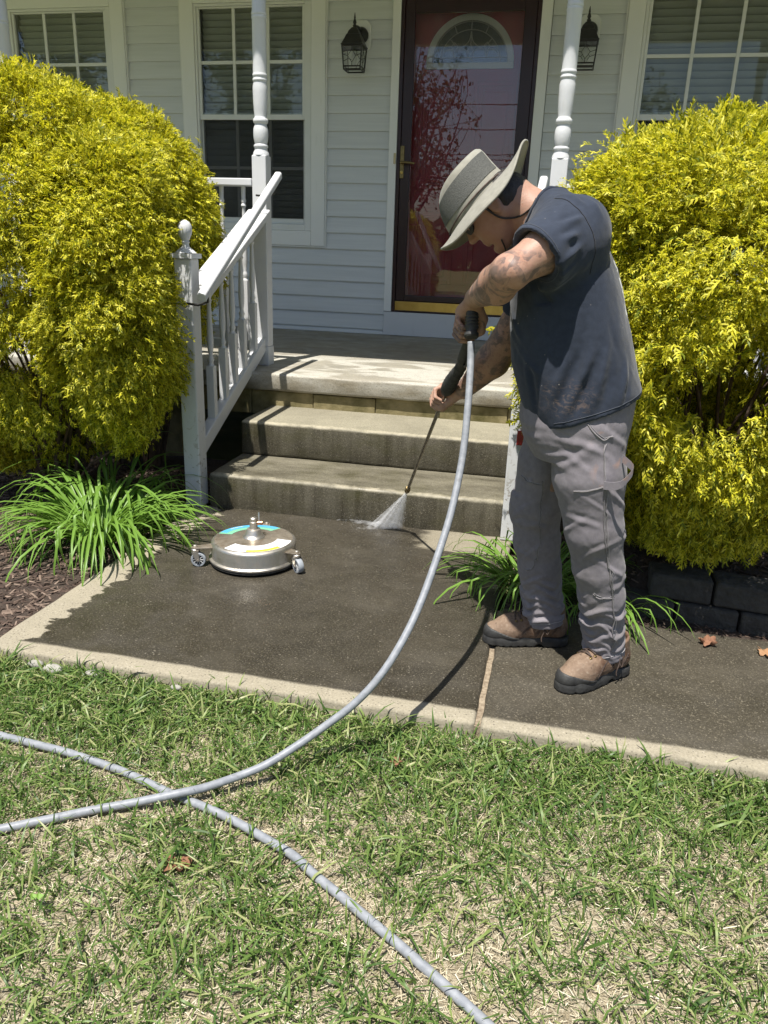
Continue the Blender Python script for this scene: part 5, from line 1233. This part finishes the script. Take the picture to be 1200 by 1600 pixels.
def boot(px, py, ang, mirror, label):
    b = mesh_np('boot', Vb, Fb, M['leather'], None, True); b.parent = man; b.location = np.array([px, py, .0])-np.array(man.location); b.rotation_euler = (0, 0, ang); b['label'] = label
    if mirror: b.scale = (1, -1, 1)
    def sub(name, V, F, mat, smooth=True):
        o = mesh_np(name, V, F, mat, None, smooth); o.parent = b; return o
    sub('toe_cap', *BM[1], M['rubber']); sub('sole', *BM[2], M['rubber'])
    def drop(x, y, out=.003):
        h = bvB.ray_cast(Vector((x, y, .3)), Vector((0, 0, -1)))
        return np.array(h[0])+np.array(h[1])*out if h[0] else np.array([x, y, .1])
    g = G()
    side = lambda x, z, q: (lambda h: np.array(h[0])+np.array(h[1])*.0008 if h[0] else np.array([x, q*.05, z]))(bvB.ray_cast(Vector((x, q*.2, z)), Vector((0, -q, 0))))
    for q in (-1, 1):
        for pts in ([(.075, .036), (.062, .055), (.048, .072), (.03, .088)], [(.02, .036), (.012, .06), (.004, .085)], [(-.03, .036), (-.04, .06), (-.06, .085)], [(.004, .075), (-.03, .07), (-.06, .074)]):
            p_ = bez([side(x, z, q) for x, z in pts], 12); g.tube(p_, .0012, 5); g.tube(p_+np.array([.004, 0, .001]), .0008, 5)
    o = g.obj('stitching', M['lace'], None, True); o.parent = b; o['kind'] = 'stuff'
    g = G(); xs_ = np.linspace(.090, .0, 6)
    for i, x in enumerate(xs_):
        a_, b_ = drop(x, -.022), drop(x-.006, .024); g.tube(bez([a_, drop(x-.003, 0, .007), b_], 8), .0024, 5)
        if i < 5: g.tube(bez([b_, drop(x-.011, 0, .009), drop(xs_[i+1], -.022)], 8), .0024, 5)
    for q in (-1, 1):
        g.tube(bez([drop(.0, 0, .006), drop(-.004, q*.03, .012), np.array([-.004, q*.058, .085]), np.array([.006, q*.060, .045]), np.array([.004, q*.062, .03])], 16), .0021, 5); g.tube(bez([drop(.0, 0, .006), drop(-.012, q*.028, .012), np.array([-.018, q*.056, .09]), np.array([-.012, q*.062, .058]), np.array([-.002, q*.05, .09]), drop(.0, q*.02, .008)], 16), .0021, 5)
    o = g.obj('lace', M['lace'], None, True); o.parent = b
    g = G()
    for x in xs_[:5]:
        for q in (-1, 1): p = drop(x-.002, q*.026, .0012); g.lathe([(.0048, -.001), (.005, .0012), (.003, .0022), (.0018, .0012)], p, (0, q*.5, .85), 8)
    o = g.obj('eyelet', M['dullbrass'], None, True); o.parent = b; o['kind'] = 'stuff'
    return b
boot(.235, 2.248, math.atan2(-.68, -.733), False, 'near brown work boot turned towards the lawn')
boot(.030, 2.418, math.atan2(-.26, -.965), True, 'far brown work boot pointing left')

# hat ---------------------------------------------------------------------------
hat = bpy.data.objects.new('hat', None); COL.objects.link(hat); hat.parent = man; WL[hat.name] = woff(man)
nb = 72; rings_ = []; CF = .030
crown = [(.000, .106, .092, .030), (.012, .1055, .0915, .030), (.030, .103, .089, .028), (.060, .097, .083, .020), (.082, .092, .077, .013), (.096, .087, .071, .009), (.1035, .080, .064, .008), (.1045, .070, .054, .008), (.100, .05, .038, .008), (.093, .028, .020, .008), (.090, .004, .003, .008)]
def ring_pts(a, b, fc, fu): return [H(fc+a*math.cos(t), b*math.sin(t), fu(t)) for t in np.linspace(0, 2*math.pi, nb, endpoint=False)]
V = []
for k, (u, a, b, fc) in enumerate(crown):
    pin = max(0, (u-.06)/.045)
    for t in np.linspace(0, 2*math.pi, nb, endpoint=False):
        bb = b*(1-.22*pin*max(0, math.cos(t))**2) if k < 7 else b*(1-.18*max(0, math.cos(t)))
        uu = u-.012*pin*max(0, -math.cos(t)*.2)-(.010 if k > 6 else 0)*1.0-.012*pin*max(0, math.cos(t))**3
        V.append(H(fc+a*math.cos(t), bb*math.sin(t), uu))
m_ = len(crown); F = [(i*nb+k, i*nb+(k+1) % nb, (i+1)*nb+(k+1) % nb, (i+1)*nb+k) for i in range(m_-1) for k in range(nb)]+[tuple(range((m_-1)*nb, m_*nb))]
mesh_np('crown', V, F, M['hat'], hat, True, 55)
V = []; rows = [(.026, .1045, .0905, .029), (.045, .101, .087, .0255), (.066, .0965, .082, .0185), (.084, .0925, .077, .013)]
th = [t for t in np.linspace(0, 2*math.pi, nb, endpoint=False)]
for (u, a, b, fc) in rows:
    pin = max(0, (u-.06)/.045)
    for t in th: V.append(H(fc+(a+.0012)*math.cos(t), (b*(1-.22*pin*max(0, math.cos(t))**2)+.0012)*math.sin(t), u-.012*pin*max(0, math.cos(t))**3))
F = [(i*nb+k, i*nb+(k+1) % nb, (i+1)*nb+(k+1) % nb, (i+1)*nb+k) for i in range(3) for k in range(nb) if abs(math.sin(th[k])) > .30]
mesh_np('mesh_panel', V, F, M['hatmesh'], hat, True)
V = []; nr = 9
def brim_u(t, q): return -.040*q**1.3*math.sin(t)**2+.016*q*q*max(0, -math.cos(t))**2-.004*q*max(0, math.cos(t))+.004*math.sin(5*t+1)*q*q
for side in (0, 1):
    for i in range(nr):
        q = i/(nr-1)
        for t in th:
            a = .106+(.176-.106)*q; b = .092+(.168-.092)*q; fc = .030*(1-q)+.004*q
            V.append(H(fc+a*math.cos(t), b*math.sin(t), brim_u(t, q)-(.0035 if side else 0)))
F = []
for side in (0, 1):
    o_ = side*nr*nb
    for i in range(nr-1):
        for k in range(nb):
            f = (o_+i*nb+k, o_+i*nb+(k+1) % nb, o_+(i+1)*nb+(k+1) % nb, o_+(i+1)*nb+k); F.append(f if not side else f[::-1])
for k in range(nb): F.append(((nr-1)*nb+k, (nr-1)*nb+(k+1) % nb, nr*nb+(nr-1)*nb+(k+1) % nb, nr*nb+(nr-1)*nb+k))
mesh_np('brim', V, F, M['hat'], hat, True, 60)
edge = [H(.004+.1765*math.cos(t), .1685*math.sin(t), brim_u(t, 1)-.002) for t in np.linspace(0, 2*math.pi, 90)]
g = G(); g.tube(edge, .0032, 6, False); g.obj('brim_binding', M['hat'], hat, True)
g = G(); g.tube([H(.030+.1085*math.cos(t), .0945*math.sin(t), .006+.006*math.sin(t)**2) for t in np.linspace(0, 2*math.pi, 80)], .0022, 6, False); g.obj('hat_cord', M['lace'], hat, True)
bvBody = bvh_of(np.array([v.co[:] for v in body.data.vertices])+np.array(man.location), [tuple(p.vertices) for p in body.data.polygons])
g = G(); cp = [H(.03, .092, -.012), H(.02, .082, -.03)]+on_surface(bvBody, [(-.19, 2.23, 1.335), (-.15, 2.225, 1.338), (-.115, 2.225, 1.365), (-.10, 2.235, 1.395)], .003).tolist()
g.tube(bez(cp, 30), .0026, 6); g.tube(bez([H(.05, .05, -.115), H(.062, .03, -.14), H(.08, .02, -.162)], 10), .0022, 6); g.obj('chin_cord', M['black'], hat, True)
# sunglasses
sg = G()
for q in (-1, 1):
    V = []; n = 14
    for k in range(n):
        t = 2*math.pi*k/n; ss = q*(.034+.027*math.cos(t)); uu = -.024+.019*math.sin(t); V.append(H(.104-.9*abs(ss)**1.6*3.0, ss, uu))
    V2 = [v-Fd*.004 for v in V]; sg.add(V+V2, [tuple(range(n)), tuple(reversed(range(n, 2*n)))]+[(k, (k+1) % n, n+(k+1) % n, n+k) for k in range(n)])
gl = sg.obj('sunglasses', M['lens'], man, True, 40)
g = G()
for q in (-1, 1): g.tube(bez([H(.082, q*.062, -.018), H(.045, q*.076, -.018), H(.0, q*.082, -.014), H(-.02, q*.083, -.03)], 12), .0026, 6)
g.tube(bez([H(.102, -.010, -.018), H(.107, 0, -.013), H(.102, .010, -.018)], 6), .003, 6); g.obj('temple', M['black'], gl, True)

# ------------------------------------------------------------------ wand and hose
wand = thing('spray_wand', 'black and steel pressure washer wand held by the man, spraying the lowest step', 'spray wand', (-.35, 2.58, .82))
gp = bez([(-.257, 2.305, 1.082), (-.262, 2.335, 1.05), (-.267, 2.36, 1.005), (-.281, 2.42, .952), (-.303, 2.49, .898), (-.330, 2.54, .856), (-.348, 2.58, .822), (-.364, 2.61, .792)], 42)
tt = np.linspace(0, 1, len(gp)); g = G(); g.tube(gp, 1, 14, True, radii=np.interp(tt, [0, .05, .2, .35, .45, .5, .55, .65, .85, .95, 1], [.012, .0165, .0165, .017, .021, .021, .0165, .019, .024, .023, .016])); g.obj('grip', M['rubber'], wand, True, 50)
g = G()
for q in np.linspace(.60, .92, 9): i = int(q*(len(gp)-1)); d_ = gp[i+1]-gp[i-1]; r_ = float(np.interp(q, [.45, .5, .55, .65, .85, .95, 1], [.021, .021, .0165, .019, .024, .023, .016])); g.lathe([(r_-.001, -.003), (r_+.0016, 0), (r_-.001, .003)], gp[i], d_, 14, False)
o = g.obj('grip_rib', M['rubber'], wand, True); o['kind'] = 'stuff'
g = G(); g.tube(bez([(-.287, 2.44, .915), (-.279, 2.41, .912), (-.268, 2.375, .935), (-.262, 2.345, .985)], 12), .004, 6); g.obj('trigger', M['black'], wand, True)
L0 = np.array([-.362, 2.606, .796]); L1 = np.array([-.600, 3.25, .225]); d_ = (L1-L0)/np.linalg.norm(L1-L0)
m = Mat('steel_lance'); m.set(m.mix(m.ramp(m.noise(40, 5), [(.4, 0.0), (.7, 1.0)]), (.30, .28, .24), (.13, .12, .10)), .35, .5, .9); M['steel'] = m.m
g = G(); g.tube([L0, L0+d_*.3, L1-d_*.03], .0068, 10); g.obj('lance', M['steel'], wand, True, 40)
g = G(); g.lathe([(.006, -.045), (.010, -.043), (.010, -.028), (.0125, -.026), (.0125, -.008), (.009, -.006), (.008, .008), (.003, .009)], L1, d_, 14); g.obj('nozzle', M['dullbrass'], wand, True, 40)
c0 = np.array([-.257, 2.305, 1.080]); c1 = np.array([-.251, 2.272, 1.012]); d_ = (c1-c0)/np.linalg.norm(c1-c0)
g = G(); g.lathe([(.010, -.012), (.017, -.006), (.0185, .002)]+[(.0185+(.0016 if k % 2 else -.0008), .006+.005*k) for k in range(9)]+[(.0165, .054), (.0165, .058), (.021, .060), (.0215, .068), (.019, .072), (.012, .073)], c0, d_, 20); g.obj('coupling', M['rubber'], wand, True, 35)

m = Mat('grey_hose'); nz = m.noise((60, 60, 60), 5); sc_ = m.noise((25, 120, 60), 4, dist=1)
c = m.mix(m.ramp(nz, [(.35, 0.0), (.65, 1.0)]), (.205, .22, .245), (.28, .295, .32)); c = m.mix(m.ramp(sc_, [(.6, 0.0), (.72, .55)]), c, (.17, .165, .16)); m.set(c, .48, .4, normal=m.bump(nz, .15, .002))
g = G(); g.tube(hb, .0104, 12); tag(g.obj('pressure_hose', m.m, None, True), 'grey pressure hose arcing down from the wand and crossing itself on the lawn', 'hose')
# blades of grass bent over the lying hose
idx = np.array([i for i in range(len(hb)) if hb[i, 2] < -.0 and -1.6 < hb[i, 0] < .15]); n = 36; pk = idx[rng.integers(0, len(idx), n)]; T_ = np.gradient(hb, axis=0)[pk]; T_ /= np.linalg.norm(T_, axis=1)[:, None]
sd_ = np.column_stack([-T_[:, 1], T_[:, 0], np.zeros(n)])*np.where(rng.random(n) < .5, 1, -1)[:, None]; p0 = hb[pk]+sd_*rng.uniform(.012, .022, n)[:, None]; p0[:, 2] = LAWN_Z
tag(scatter('grass', [blade(.05, .8), blade(.055, 1.1), blade(.06, .6)], p0, frames(-sd_+rng.normal(size=(n, 3))*np.array([.5, .5, 0]), np.tile([0, 0, 1.0], (n, 1))), rng.uniform(.7, 1.3, n), M['grass']), 'grass blades leaning over the hose', kind='stuff')

# ------------------------------------------------------------------ water spray
m = Mat('spray_mist'); m.N.remove(m.b); v = m.n('ShaderNodeVolumePrincipled'); v.inputs['Color'].default_value = (.97, .98, 1, 1); v.inputs['Anisotropy'].default_value = .15
rel = m.n('ShaderNodeVectorMath', operation='SUBTRACT'); m.l(m.pos, rel.inputs[0]); rel.inputs[1].default_value = tuple(L1)
nrm_ = m.n('ShaderNodeVectorMath', operation='NORMALIZE'); m.l(rel.outputs[0], nrm_.inputs[0]); len_ = m.n('ShaderNodeVectorMath', operation='LENGTH'); m.l(rel.outputs[0], len_.inputs[0])
st_ = m.ramp(m.noise((16, 16, 16), 4, v=nrm_.outputs[0]), [(.40, .12), (.62, 1.0)]); pf = m.ramp(m.noise(45, 4), [(.35, .35), (.65, 1.0)])
fall = m.math('DIVIDE', 18.0, m.math('ADD', len_.outputs['Value'], .03)); m.put(v.inputs['Density'], m.math('MULTIPLY', m.math('MULTIPLY', st_, pf), m.math('MULTIPLY', fall, 1.0))); m.l(v.outputs[0], m.out.inputs['Volume']); mist = m.m
m = Mat('splash_mist'); m.N.remove(m.b); v = m.n('ShaderNodeVolumePrincipled'); v.inputs['Color'].default_value = (.97, .98, 1, 1)
m.put(v.inputs['Density'], m.ramp(m.noise((26, 26, 40), 5), [(.42, 0.0), (.7, 48.0)])); m.l(v.outputs[0], m.out.inputs['Volume']); splash = m.m
apex = L1+np.array([-.002, .006, -.006]); ring1 = [(-.628, 3.368), (-.640, 3.352), (-.70, 3.338), (-.765, 3.332), (-.80, 3.342), (-.795, 3.366), (-.74, 3.384), (-.66, 3.386)]
V = [apex+np.array([.004*math.cos(t), .004*math.sin(t), 0]) for t in -np.linspace(0, 2*math.pi, 8, endpoint=False)]+[np.array([x, y, .003]) for x, y in ring1]
g = G(); g.add(V, [tuple(range(8)), tuple(range(15, 7, -1))]+[((k+1) % 8, k, 8+k, 8+(k+1) % 8) for k in range(8)]); tag(g.obj('spray_fan', mist), 'white fan of water mist spreading from the wand nozzle to the foot of the step', kind='stuff')
g = G()
for c_, r_, rot in (((-.80, 3.372, .010), (.17, .016, .012), 0.0), ((-.76, 3.325, .008), (.12, .013, .008), .42), ((-.70, 3.355, .018), (.07, .025, .024), .1)):
    bm = bmesh.new(); bmesh.ops.create_icosphere(bm, subdivisions=2, radius=1); Vs = np.array([q.co[:] for q in bm.verts])*np.array(r_); Fs = [tuple(q.index for q in f.verts) for f in bm.faces]; bm.free()
    cr, sr = math.cos(rot), math.sin(rot); Vs = np.column_stack([Vs[:, 0]*cr-Vs[:, 1]*sr, Vs[:, 0]*sr+Vs[:, 1]*cr, np.maximum(Vs[:, 2], .003-c_[2])])+np.array(c_); g.add(Vs, Fs)
tag(g.obj('splash_mist', splash), 'low white splash running along the foot of the step', kind='stuff')
m = Mat('water_drop'); t = m.n('ShaderNodeBsdfTransparent'); mx = m.n('ShaderNodeMixShader'); mx.inputs[0].default_value = .55; m.set((.92, .94, .96), .2, .7)
tr = m.n('ShaderNodeBsdfTranslucent'); tr.inputs[0].default_value = (.9, .92, .95, 1); m2 = m.n('ShaderNodeMixShader'); m2.inputs[0].default_value = .5; m.l(m.b.outputs[0], m2.inputs[1]); m.l(tr.outputs[0], m2.inputs[2]); m.l(t.outputs[0], mx.inputs[1]); m.l(m2.outputs[0], mx.inputs[2]); m.l(mx.outputs[0], m.out.inputs[0])
drop = (np.array([(-1, 0, 0), (0, .1, 0), (1, 0, 0), (0, -.1, 0), (0, 0, .1), (0, 0, -.1)]), np.array([(0, 3, 4), (0, 4, 1), (1, 4, 2), (2, 4, 3), (0, 1, 5), (1, 2, 5), (2, 3, 5), (3, 0, 5)]))
n = 420; a = rng.random(n); hit = np.column_stack([-.632-.17*a, 3.372-.02*a, .004+0*a]); q = rng.random(n); P1_ = L1+(hit-L1)*q[:, None]+rng.normal(size=(n, 3))*(.002+.008*q)[:, None]; D1_ = hit-L1; S1_ = rng.uniform(.002, .007, n)
n = 900; e_ = rng.exponential(.08, n); th_ = math.pi+rng.normal(size=n)*.22+np.where(rng.random(n) < .4, .42, .0); P2_ = np.column_stack([-.66+e_*np.cos(th_), 3.365+e_*np.sin(th_), .003+np.abs(rng.normal(size=n))*.012]); P2_[:, 1] = np.minimum(P2_[:, 1], 3.392); D2_ = rng.normal(size=(n, 3)); S2_ = rng.uniform(.0012, .0038, n)
P_ = np.concatenate([P1_, P2_]); D_ = np.concatenate([D1_, D2_]); S_ = np.concatenate([S1_, S2_]); P_[:, 2] = np.maximum(P_[:, 2], .003)
tag(scatter('water_drops', [drop], P_, frames(D_, rng.normal(size=D_.shape)), S_, m.m), 'fine water drops flying from the spray and splashing along the step', kind='stuff')

# ------------------------------------------------------------------ surface cleaner
C = np.array([-1.150, 2.800, 0])
cl = thing('surface_cleaner', 'round stainless steel surface cleaner on three casters standing on the wet walk', 'surface cleaner', C)
m = Mat('brushed_steel'); ns = m.noise((6, 6, 260), 4); gr = m.noise(22, 6); m.set(m.mix(m.ramp(gr, [(.42, 0.0), (.75, .7)]), (.60, .57, .52), (.30, .26, .21)), m.ramp(gr, [(.3, .30), (.7, .6)]), .5, .95, normal=m.bump(ns, .12, .002)); M['inox'] = m.m
m = Mat('soiled_steel_top'); gr = m.noise(26, 6, dist=.6); g2 = m.noise(7, 4); m.set(m.mix(m.ramp(gr, [(.4, 0.0), (.7, 1.0)]), (.42, .37, .30), (.26, .21, .155)), m.ramp(g2, [(.3, .32), (.7, .6)]), .5, .75, normal=m.bump(gr, .15, .002)); M['inoxtop'] = m.m
g = G(); g.lathe([(.158, .020), (.180, .020), (.184, .023), (.184, .029), (.180, .032), (.175, .034), (.1735, .040), (.1735, .086), (.1715, .093), (.167, .098), (.160, .1005)], C, n=64, cap=False); g.obj('housing', M['inox'], cl, True, 40)
g = G(); g.lathe([(.160, .1005), (.10, .1045), (.055, .1065), (.050, .1085), (.001, .1085)], C, n=64, cap=False); g.obj('lid', M['inoxtop'], cl, True, 40)
g = G(); g.lathe([(.150, .012), (.181, .012), (.181, .0199), (.150, .0199)], C, n=48); g.obj('skirt', M['rubber'], cl, True, 40)
g = G(); g.lathe([(.046, .1086), (.044, .112), (.038, .116), (.034, .124), (.031, .134), (.027, .142), (.0175, .144), (.0165, .150), (.0165, .172), (.0145, .1745), (.0145, .188), (.010, .192), (.001, .192)], C, n=28, cap=False); sw = g.obj('swivel', M['inox'], cl, True, 35)
g = G(); g.tube([C+(.010, .004, .166), C+(.034, .012, .168)], .0085, 10); g.obj('port', simple('copper_fitting', (.55, .28, .16), None, 8, .3, metal=1), sw, True, 40)
g = G(); g.tube([C+(.016, .02, .170), C+(.012, .03, .205)], .0045, 8); g.obj('pin', M['inox'], sw, True, 40)
def sector(r0, r1, a0, a1, mat, name, dz, n=24):
    hgt = lambda r: .1005+(.160-r)*.0665 if r > .10 else .1045+(.10-r)*.045
    V = []
    for k in range(n+1):
        t = R_(a0+(a1-a0)*k/n+12)
        for r in np.linspace(r0, r1, 4): V.append(C+np.array([r*math.cos(t), r*math.sin(t), hgt(min(r, .1598))+dz]))
    F = [(4*k+j, 4*k+j+1, 4*k+5+j, 4*k+4+j) for k in range(n) for j in range(3)]
    return mesh_np(name, V, F, mat, cl, True)
R0 = .160
sector(R0*.62, R0*.99, 54, 166, simple('green_decal', (.18, .46, .30), None, 5, .35), 'green_decal', .0006); sector(R0*.80, R0*.985, 58, 160, simple('blue_decal', (.07, .36, .62), (.10, .42, .68), 8, .3), 'blue_decal', .0011)
wd = simple('white_decal', (.72, .73, .74), (.66, .67, .70), 30, .35)
sector(R0*.62, R0*.985, 232, 355, wd, 'white_label', .0006); sector(R0*.87, R0*.975, 268, 322, simple('yellow_decal', (.72, .62, .05), None, 5, .4), 'yellow_strip', .0011)
g = G()
for k, (a0, l) in enumerate([(118, 3), (122, 2.4), (126, 3.2), (130, 2.2), (134, 3), (138, 2.6)]):
    for r0, r1, x0, x1 in ((.885, .935, 0, .28), (.885, .935, .66, 1), (.92, .935, .3, .64), (.90, .912, .3, .64))[:3+(k % 2)]:
        V = [C+np.array([R0*r*math.cos(R_(a0+l*x+12)), R0*r*math.sin(R_(a0+l*x+12)), .1005+(.160-R0*r)*.0665+.0017]) for r, x in ((r0, x0), (r1, x0), (r1, x1), (r0, x1))]; g.add(V, [(0, 1, 2, 3)])
o = g.obj('decal_lettering', wd, cl); o['kind'] = 'stuff'
g = G(); rr_ = np.random.default_rng(3)
for row in (.68, .73, .78, .83):
    a = 238
    while a < 348:
        l = rr_.uniform(2, 7)
        if not (row > .8 and 262 < a < 326):
            V = [C+np.array([R0*(row+dr_)*math.cos(R_(q+12)), R0*(row+dr_)*math.sin(R_(q+12)), .1005+(.160-R0*row)*.0665+.0012]) for q, dr_ in ((a, -.008), (a+l, -.008), (a+l, .008), (a, .008))]; g.add(V, [(0, 1, 2, 3)])
        a += l+rr_.uniform(1, 2.5)
o = g.obj('label_print', simple('grey_print', (.40, .42, .48), None, 5, .5), cl); o['kind'] = 'stuff'
grey = simple('grey_caster_rubber', (.30, .33, .36), (.24, .26, .29), 30, .6)
for (dx, dy), yaw_ in (((-.205, -.12), .25), ((.205, -.055), -.75), ((-.03, .225), .4)):
    e_ = C+np.array([dx, dy, 0]); rad_ = np.array([dx, dy, 0]); rad_ /= np.linalg.norm(rad_); tn = np.array([-rad_[1], rad_[0], 0]); zb = .078
    cs = bpy.data.objects.new('caster', None); COL.objects.link(cs); cs.parent = cl; WL[cs.name] = woff(cl)
    g = G(); a0 = C+rad_*.168; V = [a0+tn*.024, a0-tn*.024, e_-tn*.016+rad_*.004, e_+rad_*.018, e_+tn*.016+rad_*.004]; V = [v+(0, 0, z_) for z_ in (zb, zb+.005) for v in V]
    g.add(V, [(4, 3, 2, 1, 0), (5, 6, 7, 8, 9)]+[(k, (k+1) % 5, 5+(k+1) % 5, 5+k) for k in range(5)]); g.obj('bracket', M['inoxtop'], cs, bev=.001)
    g = G(); g.lathe([(.008, .0), (.0085, .006), (.004, .009)], e_+(0, 0, zb+.005), n=10); g.lathe([(.016, -.012), (.017, -.004), (.014, -.0005)], e_+(0, 0, zb), n=14); g.obj('pivot', M['inox'], cs, True, 40)
    ax = np.array([math.sin(yaw_), -math.cos(yaw_), 0]); fwd_ = np.array([-ax[1], ax[0], 0]); hub = e_+fwd_*.012; hub[2] = .030
    g = G()
    for q in (-1, 1):
        o1 = ax*q*.0155; tp = e_+(0, 0, zb-.0125)+o1; V = [tp+fwd_*.015, tp-fwd_*.013, hub+o1-fwd_*.007-(0, 0, .004), hub+o1+fwd_*.007-(0, 0, .004)]; V = V+[v+ax*q*.002 for v in V]
        g.add(V, [(0, 1, 2, 3), (7, 6, 5, 4)]+[(k, (k+1) % 4, 4+(k+1) % 4, 4+k) for k in range(4)])
    o1 = ax*.0155; tp = e_+(0, 0, zb-.0125); g.tube([tp-ax*.017, tp+ax*.017], .004, 6); g.tube([hub-ax*.019, hub+ax*.019], .004, 8); g.obj('fork', M['inox'], cs)
    g = G(); g.lathe([(.0215, -.0115), (.028, -.0115), (.030, -.008), (.030, .008), (.028, .0115), (.0215, .0115), (.0215, -.0115)], hub, ax, 28, False); wh = g.obj('wheel', grey, cs, True, 40)
    g = G(); g.lathe([(.0213, -.004), (.0213, .004)], hub, ax, 24); g.obj('rim', M['black'], wh, True, 40)
    g = G(); g.lathe([(.006, -.0125), (.006, .0125)], hub, ax, 12)
    for k in range(10):
        t = 2*math.pi*k/10; v = fwd_*math.cos(t)+np.array([0, 0, 1.0])*math.sin(t)
        for q in (-1, 1): g.tube([hub+v*.005+ax*q*.0085, hub+v*.0212+ax*q*.0085], .0018, 5)
    g.obj('spoke', simple('pale_hub_plastic', (.45, .46, .46), None, 5, .5), wh, True, 40)
